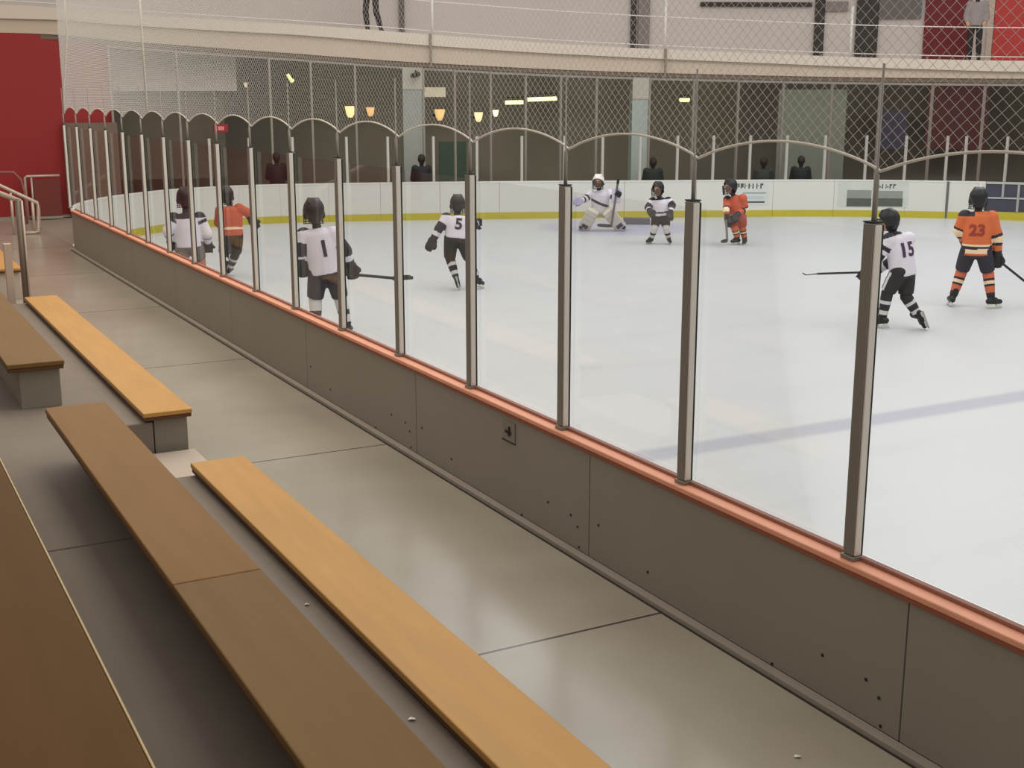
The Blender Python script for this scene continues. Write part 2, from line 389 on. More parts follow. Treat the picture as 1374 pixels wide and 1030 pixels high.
XG = 3.72
ROD_TOP = 2.76
def make_post():
    t = thing('glass_upright', '', 'upright', (XG, PY0, .70), group='silver uprights along the side glass')
    b = NB(); box(b, (XG-.048, PY0-.024, .72), (XG+.008, PY0+.034, 2.136), .006); obj('channel', b, m_alu, t)
    b = NB(); box(b, (XG-.042, PY0-.034, .722), (XG-.006, PY0-.0245, 2.128), .004); obj('stop_bead', b, m_alul, t)
    b = NB(); box(b, (XG-.004, PY0-.0275, .72), (XG+.008, PY0-.0245, 2.128)); obj('gasket', b, m_rubber, t)
    b = NB(); box(b, (XG-.056, PY0-.038, .701), (XG+.012, PY0+.040, .7195), .003); obj('foot_plate', b, m_alu, t)
    b = NB(); box(b, (XG-.049, PY0-.025, 2.1365), (XG+.009, PY0+.035, 2.143), .002); obj('end_cap', b, m_rubber, t)
    b = NB(); tube(b, [(XG-.022, PY0, 2.1435), (XG-.022, PY0, 2.33), (XG-.022, PY0, 2.332), (XG-.022, PY0, ROD_TOP)], [.011, .011, .005, .005], 8); obj('net_rod', b, mat('rod_grey', (140, 134, 124), rough=.5), t, True)
    return t
def dup(root, loc, label):
    r = root.copy(); C.objects.link(r); r.location = loc; r['label'] = label
    for ch in list(root.children):
        c = ch.copy(); C.objects.link(c); c.parent = r
        for g in ch.children:
            d = g.copy(); C.objects.link(d); d.parent = c
    return r
p0 = make_post()
def plab(i):
    if i == 0: return 'thick silver upright nearest the camera, first from the right'
    if i == NP-1: return 'thin pale upright at the far left end of the side glass'
    return '%s silver upright from the right along the side glass' % ORD[i]
p0['label'] = plab(0)
for i in range(1, NP): dup(p0, (XG, PY0+PS*i, .70), plab(i))
def make_pane():
    b = NB(); box(b, (XG+.0135, PY0+.004, .719), (XG+.0165, PY0+PS-.004, 2.10))
    return obj('rink_glass', b, M_GLASS)
g0 = make_pane(); gl0 = g0.location.copy()
tag(g0, 'clear glass pane between the first and second uprights from the right', 'glass pane', 'clear panes along the side boards')
for i in list(range(1, NP-1)) + [-1]:
    c = g0.copy(); C.objects.link(c); c.location = gl0 + Vector((0, PS*i, 0))
    c['label'] = 'clear glass pane right of the first upright, at the right edge' if i < 0 else 'clear glass pane between the %s and %s uprights from the right' % (ORD[i], ORD[i+1])

# ------------------------------------------------------------------ protective net above the side glass
XN = XG + .003
def rope_z(y):
    f = ((y-PY0)/PS) % 1.0
    return 2.335 + .105*math.sin(math.pi*f)**.75
t = thing('protective_net', 'white knotted safety net hanging above the side glass with scalloped rope hem', 'net', (XN, 12, 2.33))
b = NB()
YN0, YN1, ZT = 1.2, 23.33, 4.9
gw, gh = .062, .050           # diamond width along y, height
slope = gh/gw
r = .0016
def thread(a, c):
    r = .00115-.0003*min(1, max(0, (a[1]-5)/3))+.0022*min(1, max(0, (a[1]-10.5)/9)); d = (Vector(c)-Vector(a)).normalized(); e1 = Vector((1, 0, 0)); e2 = d.cross(e1)
    offs = [e1*r*math.cos(q)+e2*r*math.sin(q) for q in (0, 2.0944, 4.18879)]
    A = [b.verts.new(Vector(a)+o) for o in offs]; B = [b.verts.new(Vector(c)+o) for o in offs]
    for j in range(3): b.faces.new((A[j], A[(j+1) % 3], B[(j+1) % 3], B[j]))
for sgn in (1, -1):
    span = (ZT-2.30)/slope
    y = YN0 - (span if sgn > 0 else 0)
    y1 = YN1 + (0 if sgn > 0 else span)
    while y < y1:
        # start at z=2.30, climb
        n = 60; run = []
        for i in range(n+1):
            yy = y + sgn*span*i/n; zz = 2.30 + (ZT-2.30)*i/n
            ok = YN0 <= yy <= YN1 and zz >= rope_z(yy)
            if ok: run.append((yy, zz))
            elif run: break
        if len(run) > 1:
            a, c = run[0], run[-1]
            # refine the lower end to the hem
            lo = 0.0; step = span/n
            for q in range(12):
                yy = a[0]-sgn*step*(q+1)/12; zz = a[1]-(ZT-2.30)/n*(q+1)/12
                if zz < rope_z(yy) or not (YN0 <= yy <= YN1): break
                lo = (q+1)/12
            a = (a[0]-sgn*step*lo, a[1]-(ZT-2.30)/n*lo)
            x = XN + (.0013 if sgn > 0 else -.0013)
            thread((x, a[0], a[1]), (x, c[0], c[1]))
        y += gw
o = obj('net_mesh', b, m_net, t)
b = NB(); pts = []
y = YN0
while y < YN1: pts.append((XN, y, rope_z(y))); y += PS/24
pts.append((XN, YN1, rope_z(YN1)))
tube(b, pts, .0065, 6, hint=(1, 0, 0)); obj('hem_rope', b, m_rope, t, True)
b = NB(); tube(b, [(XN, YN1, 2.33), (XN, YN1-.1, 2.7), (XN, YN1-.85, 3.6), (XN, YN1-1.1, ZT)], .016, 6, hint=(1, 0, 0)); obj('side_rope', b, m_rope, t, True)
yy = on_x(192, 60, XN).y
b = NB(); tube(b, [(XN-.006, yy, 2.45), (XN-.006, yy, ZT)], .014, 6); obj('seam_cord', b, m_rope, t, True)

# ------------------------------------------------------------------ far boards
BZ = .686
cuts = []
us = [98, 118, 150, 185, 225, 270, 320, 375, 440, 510, 590, 670, 752, 838, 935, 1038, 1120, 1216, 1271]
n_c = len(BOARD)-1
ss = [0.0]
for u in us[1:]:
    p, s = hit(BOARD, u, 243)
    if s: ss.append(s)
s_gate0 = hit(BOARD, 1322, 260)[1]; s_gate1 = hit(BOARD, 1420, 260)[1]
ss.append(s_gate0)
def far_board(s0, s1, label):
    c = sub_curve(BOARD, s0+.012, s1-.012); mid = c[len(c)//2]
    t = thing('far_board', label, 'rink board', (mid.x, mid.y, ICE), group='white boards around the end of the rink')
    b = NB(); ribbon(b, c, ICE+.156, BZ-.03, .06); obj('face_sheet', b, m_white, t)
    ck = offset_curve(c, -.012); b = NB(); ribbon(b, ck, ICE, ICE+.155, .05); obj('kick_strip', b, m_yellow, t)
    b = NB(); ribbon(b, offset_curve(c, -.01), BZ-.029, BZ, .09); obj('cap_rail', b, mat('cap_white', (222, 222, 214), rough=.4), t)
    return t
for i in range(len(ss)-1):
    lab = 'white far board with yellow kick strip, %s from the left corner' % ORD[i]
    if i == len(ss)-2: lab = 'white far board between the dark seam and the barred gate'
    far_board(ss[i], ss[i+1], lab)
far_board(s_gate1, n_c*1.0, 'white far board running on past the barred gate at right')
# gate with grey bars
c = sub_curve(BOARD, s_gate0+.02, s_gate1-.02)
t = thing('rink_gate', 'dark blue-grey gate with pale bars in the far boards at the right edge', 'gate', (c[0].x, c[0].y, ICE))
b = NB(); ribbon(b, c, ICE+.2, BZ-.05, .04); obj('dark_panel', b, mat('gate_navy', (66, 66, 78), rough=.5), t)
b = NB(); ribbon(b, offset_curve(c, -.012), ICE, ICE+.19, .05); obj('kick_strip', b, m_yellow, t)
m_bar = mat('gate_bar', (176, 176, 172), rough=.5)
b = NB(); ribbon(b, offset_curve(c, -.02), BZ-.049, BZ, .06); obj('top_rail', b, m_bar, t)
b = NB(); ribbon(b, offset_curve(c, -.02), .30, .335, .018); obj('middle_rail', b, m_bar, t)
for u, z0 in ((1366, ICE+.2), (1345, .34), (1396, ICE+.2)):
    p, s = hit(offset_curve(BOARD, -.02), u, 265)
    b = NB(); box(b, (p.x-.02, p.y-.02, z0), (p.x+.02, p.y+.015, BZ-.05)); obj('bar', b, m_bar, t)
p, s = hit(offset_curve(BOARD, -.02), 1316, 265)
b = NB(); box(b, (p.x-.05, p.y-.03, ICE+.2), (p.x+.06, p.y+.03, BZ-.005), .006); obj('jamb', b, mat('jamb_white', (232, 230, 222)), t)
# signs on the far boards, writing too blurred to read: rows of short dark strokes
def plane_on_board(t, u0, v0, u1, v1, m, name, off=-.006, th=.004):
    cur = offset_curve(BOARD, off)
    a, s0 = hit(cur, u0, (v0+v1)/2); e, s1 = hit(cur, u1, (v0+v1)/2)
    zt = hit(cur, (u0+u1)/2, v0)[0].z; zb = hit(cur, (u0+u1)/2, v1)[0].z
    b = NB(); ribbon(b, sub_curve(cur, s0, s1), max(zb, ICE+.2), min(zt, BZ-.032), th); return obj(name, b, m, t)
def strokes(t, u0, u1, v0, v1, n, m, seed):
    rnd = random.Random(seed); w = (u1-u0)/n
    for i in range(n):
        a = u0+i*w
        plane_on_board(t, a+w*.1, v0, a+w*(.3+.15*rnd.random()), v1, m, 'letter', -.0085, .002)
        if rnd.random() < .75: plane_on_board(t, a+w*.45, v0+(0 if rnd.random() < .5 else (v1-v0)*.45), a+w*.85, v0+(v1-v0)*(.35 if rnd.random() < .5 else .75), m, 'letter', -.0085, .002)
p, s = hit(BOARD, 1008, 260)
m_ink = mat('sign_ink', (72, 74, 74), rough=.6); m_inkl = mat('sign_ink_light', (140, 152, 152), rough=.6)
t = thing('advert_sign', 'pale advertising sign on far boards behind the orange skater', 'sign', (p.x, p.y, ICE+.2))
plane_on_board(t, 984, 244, 1031, 275, m_sign, 'sign_face')
strokes(t, 988, 1025, 246, 253, 7, m_ink, 3)
plane_on_board(t, 997, 258, 1028, 259.5, m_inkl, 'rule_line', -.0085, .002)
plane_on_board(t, 997, 263, 1026, 267, mat('sign_pale_blue', (184, 198, 202)), 'colour_band', -.0085, .002)
plane_on_board(t, 1000, 270, 1026, 272, m_ink, 'rule_line', -.0085, .002)
p, s = hit(BOARD, 1173, 260)
t = thing('advert_sign', 'grey-green advertising sign on far boards beside the nearest upright', 'sign', (p.x, p.y, ICE+.2))
plane_on_board(t, 1124, 244, 1219, 278, mat('sign_face_grey', (196, 200, 192)), 'sign_face')
plane_on_board(t, 1136, 255, 1169, 277, mat('sign_grey_green', (138, 144, 136)), 'picture', -.0085, .002)
plane_on_board(t, 1136, 266, 1169, 277, mat('sign_dark_green', (84, 90, 82)), 'picture_base', -.010, .001)
plane_on_board(t, 1175, 256, 1211, 277, mat('sign_grey_green', (138, 144, 136)), 'picture', -.0085, .002)
plane_on_board(t, 1175, 266, 1211, 277, mat('sign_dark_green', (84, 90, 82)), 'picture_base', -.010, .001)
strokes(t, 1178, 1203, 247, 253, 5, m_ink, 5)
# seam post at 1271
p, s = hit(offset_curve(BOARD, -.014), 1271, 268)
b = NB(); box(b, (p.x-.025, p.y-.012, ICE+.01), (p.x+.025, p.y+.012, BZ-.01)); tag(obj('board_seam', b, mat('seam_grey', (110, 106, 104))), 'dark vertical seam in the far boards behind the orange player at right', 'seam')

# far glass: thin uprights and panes
EG = offset_curve(BOARD, .035)
eu = [283, 336, 394, 466, 521, 582, 640, 700, 757, 808, 858, 908, 956, 1005, 1054, 1105, 1160, 1213, 1268, 1293, 1348]
EZ = 1.72
es = []
m_epost = mat('far_upright', (190, 186, 176), rough=.5, metal=.2)
for i, u in enumerate(eu):
    p, s = hit(EG, u, 238); es.append(s)
    b = NB(); box(b, (p.x-.028, p.y-.022, BZ+.001), (p.x+.028, p.y+.022, EZ), .004)
    o = obj('far_upright', b, m_epost)
    tag(o, '%s thin pale upright from the left above the far boards' % ORD[i], 'upright', 'thin uprights above the far boards')
for i in range(len(es)-1):
    cc = sub_curve(EG, es[i]+.03, es[i+1]-.03)
    b = NB(); ribbon(b, cc, BZ+.002, EZ-.01)
    tag(obj('far_rink_glass', b, M_GLASS), 'clear far pane between the %s and %s thin uprights from the left' % (ORD[i], ORD[i+1]), 'glass pane', 'clear panes above the far boards')

# ------------------------------------------------------------------ balcony
kb = [(0, 50), (85, 53), (150, 60), (300, 71), (400, 78), (500, 85.5), (600, 91.5), (700, 97), (800, 101), (900, 104), (1000, 106.5), (1100, 108.5), (1200, 110), (1374, 111.5)]
kt = [(0, 25), (85, 27), (150, 33), (300, 42), (400, 47), (500, 55), (600, 63), (700, 70), (800, 75), (900, 80), (1000, 84), (1100, 88), (1200, 92), (1374, 97)]
kl = [(0, 6), (85, 11), (150, 18), (300, 27), (400, 33), (500, 40), (600, 48), (700, 56), (800, 62), (900, 67), (1000, 71), (1100, 75), (1200, 78.5), (1374, 82)]
def prof(tab):
    pr = []
    for u, v in tab:
        p, s = hit(KURV, u, v); pr.append((s, p.z))
    return pr
def ev(pr, s):
    if s <= pr[0][0]: return pr[0][1]
    for (a, x), (b_, y_) in zip(pr, pr[1:]):
        if s <= b_: return x+(y_-x)*(s-a)/(b_-a)
    return pr[-1][1]
prb, prt, prl = prof(kb), prof(kt), prof(kl)
def smoothed(pr):
    z = [ev(pr, i) for i in range(len(KURV))]
    for _ in range(6): z = [z[0]]+[(z[i-1]+2*z[i]+z[i+1])/4 for i in range(1, len(z)-1)]+[z[-1]]
    return z
zb, zt_, zl = smoothed(prb), smoothed(prt), smoothed(prl)
def zat(z, s):
    i = int(min(max(s, 0), len(z)-1.001)); return z[i]+(z[i+1]-z[i])*(s-i)
b = NB(); ribbon(b, KURV, [z+.10 for z in zb], zt_, .25); struct('trim_1', b, m_fascia, 'curved beige fascia band under the balcony', 'balcony fascia')
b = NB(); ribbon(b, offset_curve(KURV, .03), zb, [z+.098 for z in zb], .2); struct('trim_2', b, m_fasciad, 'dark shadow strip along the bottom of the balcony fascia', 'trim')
b = NB(); ribbon(b, offset_curve(KURV, -.1), [z+.002 for z in zt_], zl, .5); struct('trim_3', b, m_ledge, 'pale ledge running along the top of the balcony fascia', 'ledge')
kf = offset_curve(KURV, .401); ko = offset_curve(KURV, 2.6)
b = NB(); ribbon(b, kf, [z-.25 for z in zl], [z-.02 for z in zl], c2=ko); struct('floor_balcony', b, m_ledge)
b = NB(); ribbon(b, ko, [z-.3 for z in zl], [z+3.4 for z in zl], .15); struct('wall_balcony', b, m_bwall)
# rails
kr = offset_curve(KURV, .05)
t = thing('balcony_railing', 'white balcony railing with thin rails along the curved ledge', 'railing', (kr[40].x, kr[40].y, zl[40]))
idx = range(4, len(KURV)-10)
for dz, rr_ in ((.76, .013), (.09, .012)):
    b = NB(); tube(b, [(kr[i].x, kr[i].y, zl[i]+dz) for i in idx], rr_, 6, hint=(0, 0, 1)); obj('rail', b, m_rail, t, True)
for u in (95, 580, 893, 1143):
    p, s = hit(kr, u, 30); z = zat(zl, s); w = .035 if u in (580, 893, 1143) else .014
    b = NB(); tube(b, [(p.x, p.y, z+.001), (p.x, p.y, z+1.2)], w, 8); obj('rail_post', b, m_rail, t, True)
# drop posts in front of the fascia
for i, u in enumerate((578, 893)):
    p, s = hit(offset_curve(KURV, -.14), u, 80)
    b = NB(); tube(b, [(p.x, p.y, zat(zb, s)), (p.x, p.y, zat(zl, s)+.02)], .03, 8)
    tag(obj('fascia_pipe', b, mat('pipe_shade', (140, 124, 108))), ['thin vertical pipe across the balcony fascia left of centre', 'thin vertical pipe across the balcony fascia right of centre'][i], 'pipe')
# things on the balcony, standing on its floor against the back wall
kw = offset_curve(KURV, 2.5)
def slab(curve, u0, u1, v0, v1, th, m, name, label, cat, to_floor=False):
    a, s0 = hit(curve, u0, v1); e, s1 = hit(curve, u1, v1)
    um = (u0+u1)/2; z1 = hit(curve, um, v0)[0].z if v0 is not None else zat(zl, s0)+2.5
    z0 = (zat(zl, (s0+s1)/2)-.02) if to_floor else hit(curve, um, v1)[0].z
    b = NB(); cc = sub_curve(curve, s0, s1); ribbon(b, cc, z0, z1, th)
    o = obj(name, b, m); return tag(o, label, cat)
m_dkg = mat('balcony_dark', (58, 53, 50), rough=.7); m_mid = mat('balcony_mid_grey', (132, 124, 120), rough=.7)
m_dred = mat('balcony_dark_red', (112, 34, 40), rough=.7, var=.3, scale=2.5); m_bred = mat('balcony_red', (186, 58, 54), rough=.6)
slab(kw, 846, 853, None, 64, .06, m_dkg, 'dark_column', 'slim dark column on the balcony beside a grey one', 'column', True)
slab(kw, 856, 871, None, 64, .06, m_mid, 'grey_column', 'grey column on the balcony right of the slim dark one', 'column', True)
slab(kw, 536, 543, None, 40, .06, mat('balcony_post_grey', (96, 88, 84)), 'wall_post', 'dark post against the balcony wall right of the standing person', 'post', True)
slab(kw, 1091, 1104, None, 76, .08, m_dkg, 'dark_column', 'mottled dark column on the balcony left of the black doorway', 'column', True)
slab(kw, 940, 1090, 3, 9, .05, m_dkg, 'wall_beam', 'dark horizontal beam high on the balcony wall left of the dark column', 'beam')
slab(kw, 1105, 1138, 2, 15, .05, m_mid, 'wall_beam', 'grey panel between the dark column and the white rail post', 'panel')
slab(kw, 1146, 1176, None, 76, .05, m_dkg, 'dark_doorway', 'black doorway on the balcony right of the white post', 'door', True)
slab(kw, 1178, 1236, None, 25, .04, mat('balcony_grey_panel', (104, 98, 95)), 'wall_panel', 'dark grey upper wall panel right of the black doorway', 'panel')
slab(kw, 1237, 1298, None, 80, .06, m_dred, 'red_curtain', 'dark red hanging curtain on the balcony left of the standing figure', 'curtain', True)
slab(kw, 1321, 1329, None, 80, .08, mat('balcony_pale_post', (196, 176, 160)), 'pale_post', 'pale post on the balcony left of the red banner', 'post', True)
slab(kw, 1330, 1420, None, 80, .06, m_bred, 'red_banner', 'bright red banner at the right end of the balcony', 'banner', True)

# ------------------------------------------------------------------ lobby under the balcony
LK = offset_curve(KURV, .08)
lu = [150, 240, 363, 418, 477, 541, 568, 610, 658, 705, 752, 800, 848, 871, 930, 990, 1050, 1115, 1180, 1250, 1320, 1390]
ls = [hit(LK, u, 140)[1] for u in lu]
wn = 0
for i in range(len(ls)-1):
    if lu[i] in (541, 848): continue
    wn += 1
    cc = sub_curve(LK, ls[i]+.004, ls[i+1]-.004)
    zz = [zat(zb, ls[i]+(ls[i+1]-ls[i])*q/(len(cc)-1))-.01 for q in range(len(cc))]
    b = NB(); ribbon(b, cc, 0.0, zz)
    w = struct('window_%d' % wn, b, M_LGLASS)
    p = cc[0]; b = NB(); box(b, (p.x-.025, p.y-.03, 0), (p.x+.025, p.y+.03, zz[0]), .003)
    mm = obj('mullion', b, m_mul, w)
    b = NB(); ribbon(b, offset_curve(cc, -.02), [z-.06 for z in zz], [z-.002 for z in zz], .05); obj('head_frame', b, m_mul, w)
for n_, (u0, u1) in enumerate(((541, 568), (848, 871))):
    a, s0 = hit(LK, u0, 160); e, s1 = hit(LK, u1, 160)
    zc = zat(zb, (s0+s1)/2)-.01
    t = thing('column', ['broad pale column left of centre in the lobby glazing', 'pale grey-green column right of centre behind the net'][n_], 'column', ((a.x+e.x)/2, (a.y+e.y)/2, 0))
    b = NB(); ribbon(b, [Vector((a.x, a.y)), Vector((e.x, e.y))], 0, zc-.52, .4); obj('shaft', b, mat('column_shaft', (150, 152, 142)) if n_ == 0 else mat('column_shaft_green', (158, 168, 160)), t)
    b = NB(); ribbon(b, offset_curve([Vector((a.x, a.y)), Vector((e.x, e.y))], -.02), zc-.518, zc, .44); obj('capital', b, mat('column_cap', (176, 170, 156)), t)
# security camera on the column
p, s = hit(offset_curve(KURV, .0), 556, 100)
t = thing('security_camera', 'small dark security camera on the top of the broad column', 'camera', (p.x, p.y, p.z))
b = NB(); tube(b, [(p.x-.12, p.y-.14, p.z-.03), (p.x+.1, p.y-.02, p.z+.01)], .055, 10); obj('housing', b, m_dark, t, True)
b = NB(); tube(b, [(p.x+.04, p.y-.06, p.z+.06), (p.x+.06, p.y+.055, p.z+.09)], .02, 8); obj('bracket', b, m_dark, t, True)
lb = offset_curve(KURV, 6.0); lin_ = offset_curve(KURV, .12)
b = NB(); ribbon(b, lb[8:], -.02, 4.6, .15); struct('wall_lobby_back', b, m_lobby)
b = NB(); ribbon(b, lin_[8:], -.06, -.02, c2=lb[8:]); struct('floor_lobby', b, m_lfloor)
b = NB(); ribbon(b, offset_curve(KURV, .24)[14:], [z+.12 for z in zb][14:], [z+.2 for z in zb][14:], c2=lb[14:]); struct('ceiling_lobby', b, m_lceil)
# light soffit panel and sloping ceiling at the left of the lobby
ls1 = offset_curve(KURV, 1.2)
def lslab(curve, u0, u1, v0, v1, th, m, name, label, cat):
    a, s0 = hit(curve, u0, v1); e, s1 = hit(curve, u1, v1)
    z1 = hit(curve, (u0+u1)/2, v0)[0].z; z0 = hit(curve, (u0+u1)/2, v1)[0].z
    b = NB(); ribbon(b, sub_curve(curve, s0, s1), z0, z1, th)
    return tag(obj(name, b, m), label, cat)
lslab(ls1, 152, 318, 69, 122, .1, mat('soffit_grey', (206, 197, 186), rough=.7), 'soffit_panel', 'light grey soffit panel high behind the net at left', 'panel')
lslab(offset_curve(KURV, 1.6), 152, 305, 122, 240, .1, mat('lobby_olive', (110, 100, 84), rough=.8), 'lobby_partition', 'olive-grey partition below the light soffit at left', 'partition')
lslab(offset_curve(KURV, 3.0), 570, 598, 117, 130, .1, mat('beam_pale', (190, 184, 170)), 'ceiling_beam', 'pale beam under the lobby ceiling right of the broad column', 'beam')
lslab(offset_curve(KURV, 4.0), 590, 626, 190, 244, .1, mat('teal_panel', (52, 72, 62)), 'lobby_panel', 'dark teal panel low in the lobby right of the broad column', 'panel')
lslab(offset_curve(KURV, 4.0), 1240, 1322, 108, 200, .1, mat('lobby_maroon', (84, 34, 36)), 'lobby_panel', 'dark maroon wall panel behind the net at right', 'panel')
lslab(offset_curve(KURV, 4.0), 1176, 1215, 148, 200, .1, mat('lobby_navy', (62, 58, 84)), 'lobby_panel', 'dull violet banner behind the net near the nearest upright', 'banner')
lslab(offset_curve(KURV, 3.0), 1040, 1130, 120, 244, .1, mat('lobby_greenish', (112, 118, 110)), 'lobby_partition', 'greenish grey partition behind the net right of centre', 'partition')
# lamps
def lamp(u, v, rad, col, power, label, off=4.5):
    cur = offset_curve(KURV, off); p, s = hit(cur, u, v)
    rad *= .75; t = thing('wall_lamp', label, 'lamp', (p.x, p.y, p.z-.1))
    b = NB(); tube(b, [(p.x, p.y, p.z-rad), (p.x, p.y, p.z-rad*.3), (p.x, p.y, p.z+rad)], [rad*.4, rad*.75, rad*1.0], 12); obj('shade', b, mat('lamp_glow_%d' % u, col, emit=power*.5), t, True)
    b = NB(); box(b, (p.x-.03, p.y+rad*1.01, p.z-.05), (p.x+.03, p.y+rad*1.01+.3, p.z+.02)); obj('arm', b, m_dark, t)
lamp(470, 150, .20, (255, 214, 150), 2.6, 'warm glowing wall lamp in the lobby, leftmost of the pair left of column')
lamp(497, 150, .16, (240, 190, 130), 1.6, 'dimmer warm wall lamp just left of the broad column')
lamp(590, 154, .20, (240, 196, 130), 1.6, 'tapered warm lamp just right of the broad column')
lamp(642, 157, .17, (255, 222, 170), 2.2, 'narrow warm lamp behind glass, middle of the three right of column')
lamp(665, 152, .12, (255, 236, 196), 3.0, 'small bright warm lamp left of the yellow strip lights')
lamp(302, 118, .10, (255, 228, 190), 2.2, 'small bright spot lamp at the lower corner of the soffit')
lamp(330, 114, .08, (240, 210, 170), 1.6, 'faint small spot lamp right of the soffit corner')
def strip(u0, v0, u1, v1, label, k, off=3.2):
    cur = offset_curve(KURV, off); a, _ = hit(cur, u0, v0); e, _ = hit(cur, u1, v1)
    t = thing('strip_light', label, 'light', ((a.x+e.x)/2, (a.y+e.y)/2, min(a.z, e.z)-.05))
    b = NB(); tube(b, [a, e], .055, 8); obj('tube', b, mat('strip_glow_%d' % u0, (246, 244, 176), emit=k), t, True)
    d = Vector((0, 0, .09)); b = NB(); tube(b, [a+d, e+d], .05, 6); obj('housing', b, m_dark, t)
strip(678, 137.5, 702, 137, 'short yellowish strip light under the lobby ceiling', 1.6)
strip(708, 133.5, 747, 132, 'longer yellowish strip light under the lobby ceiling', 1.6)
strip(912, 134, 925, 134, 'short white strip light right of the green column', 1.2)
strip(386, 99, 393, 110, 'small tilted white light high in the lobby at left', .9)
cur = offset_curve(KURV, 1.0); p, s = hit(cur, 296, 172)
t = thing('lit_sign', 'small glowing red sign in the lobby just below the net hem', 'sign', (p.x, p.y, p.z-.1))
b = NB(); obox(b, p, Vector((.17, -.02, 0)), Vector((.003, .03, 0)), Vector((0, 0, .10)), .01); obj('case', b, mat('sign_red', (150, 44, 50), emit=.12), t)
b = NB(); obox(b, p+Vector((0, -.04, 0)), Vector((.07, -.01, 0)), Vector((0, .004, 0)), Vector((0, 0, .045))); obj('lit_centre', b, mat('sign_pink', (216, 120, 120), emit=.35), t)

# ------------------------------------------------------------------ far left: gate panel and handrails
YG = 29.2
a0 = on_y(36, 240, YG); a1 = on_y(84, 290, YG)
t = thing('low_gate', 'red-brown panel gate with pale top rail against the red wall', 'gate', ((a0.x+a1.x)/2, YG, 0))
b = NB(); box(b, (a0.x+.12, YG-.02, .06), (a1.x, YG+.02, .86), .004); obj('panel', b, m_redpan, t)
b = NB(); tube(b, [(a0.x-.04, YG, 0), (a0.x-.04, YG, .90), (a0.x, YG, .93), (a1.x, YG, .93)], .028, 8); obj('frame_rail', b, m_steel, t, True)
b = NB(); tube(b, [(a0.x+.09, YG, 0), (a0.x+.09, YG, .9)], .022, 8); obj('frame_post', b, m_steel, t, True)
b = NB(); box(b, (a0.x+.12, YG-.05, 0), (a1.x, YG+.05, .055)); obj('bottom_rail', b, m_curb, t)
# stair handrail
YH = 26.0
q = lambda u, v: on_y(u, v, YH)
t = thing('stair_handrail', 'pale sloping handrail with looped end at the far left', 'handrail', (q(48, 312).x, YH, 0))
e = q(50, 272); s_ = q(-30, 235); f0 = q(53, 314)
b = NB(); tube(b, [s_, e, q(51.5, 280), Vector((f0.x, YH, .05)), Vector((q(47, 318).x, YH, .03)), Vector((q(31, 318).x, YH, .03))], .034, 8, hint=(0, 1, 0)); obj('rail', b, m_steel, t, True)
for u, v in ((14, 257), (43, 268)):
    p = q(u, v); b = NB(); tube(b, [(p.x, YH, 0), (p.x, YH, p.z-.02)], .026, 8); obj('post', b, m_steel, t, True)
t = thing('curved_handrail', 'thin curved rail behind the sloping handrail on the red wall', 'handrail', (on_y(10, 250, 28.2).x, 28.2, 0))
b = NB(); tube(b, [on_y(-20, 236, 28.2), on_y(0, 231, 28.2), on_y(18, 231, 28.2), on_y(28, 241, 28.2), on_y(33, 258, 28.2), Vector((on_y(33, 258, 28.2).x, 28.2, 0))], .026, 8, hint=(0, 1, 0)); obj('rail', b, mat('dull_rail', (150, 92, 84)), t, True)
# aisle handrail post by the second section
YP = 15.62
p1 = on_y(20, 262, YP)
t = thing('aisle_handrail', 'tall steel aisle handrail post at the end of the far bench', 'handrail', (1.90, YP, 0))
b = NB(); tube(b, [(1.90, YP, 0), (1.90, YP, 1.47)], .034, 10); obj('post', b, mat('post_brown', (118, 104, 92), rough=.5, metal=.3), t, True)
b = NB(); tube(b, [(1.94, YP-.03, 0), (1.94, YP-.03, 1.45)], .012, 8); obj('edge_strip', b, m_steel, t, True)
b = NB(); tube(b, [(1.93, YP, 1.44), (1.2, YP, 1.78), (.2, YP, 2.25)], .028, 8, hint=(0, 1, 0)); obj('rail', b, m_steel, t, True)
b = NB(); box(b, (1.66, 15.2, 0), (1.74, 15.3, 1.0), .004); obj('inner_post', b, m_steel, t)

# ------------------------------------------------------------------ figures
def remesh(bm, name, voxel, smooth_n=3):
    me = bpy.data.meshes.new('tmp'); bm.to_mesh(me); bm.free()
    o = bpy.data.objects.new('tmp', me); C.objects.link(o)
    md = o.modifiers.new('r', 'REMESH'); md.mode = 'VOXEL'; md.voxel_size = voxel; md.adaptivity = 0
    dg = bpy.context.evaluated_depsgraph_get()
    nm = bpy.data.meshes.new_from_object(o.evaluated_get(dg))
    bpy.data.objects.remove(o); bpy.data.meshes.remove(me)
    b2 = NB(); b2.from_mesh(nm); bpy.data.meshes.remove(nm)
    for _ in range(smooth_n): bmesh.ops.smooth_vert(b2, verts=b2.verts[:], factor=.5, use_axis_x=True, use_axis_y=True, use_axis_z=True)
    return b2
def seg_t(p, a, c):
    d = c-a; t = max(0, min(1, (p-a).dot(d)/max(d.length_squared, 1e-9))); return (p-(a+d*t)).length, t
def paint(bm, rule):
    for f in bm.faces: f.material_index = rule(f.calc_center_median())
def lobj(name, bm, mats, parent, smooth=True):
    return obj(name, bm, mats, parent, smooth, keep=True)

m_skin = mat('skin', (196, 150, 124), rough=.55, var=.05); m_under = mat('dark_underlayer', (44, 42, 44), rough=.8)
m_eye = mat('eye_dark', (30, 26, 24)); m_lip = mat('lip', (156, 96, 86))
m_hair = mat('dark_hair', (46, 36, 30), rough=.7)
m_blade = mat('skate_steel', (200, 204, 208), rough=.25, metal=.9, var=.02); m_holder = mat('blade_holder', (214, 212, 206), rough=.5)
m_cage = mat('cage_wire', (58, 56, 56), rough=.4, metal=.3)
m_glove = mat('glove_black', (40, 38, 38), rough=.6, var=.2, scale=12)

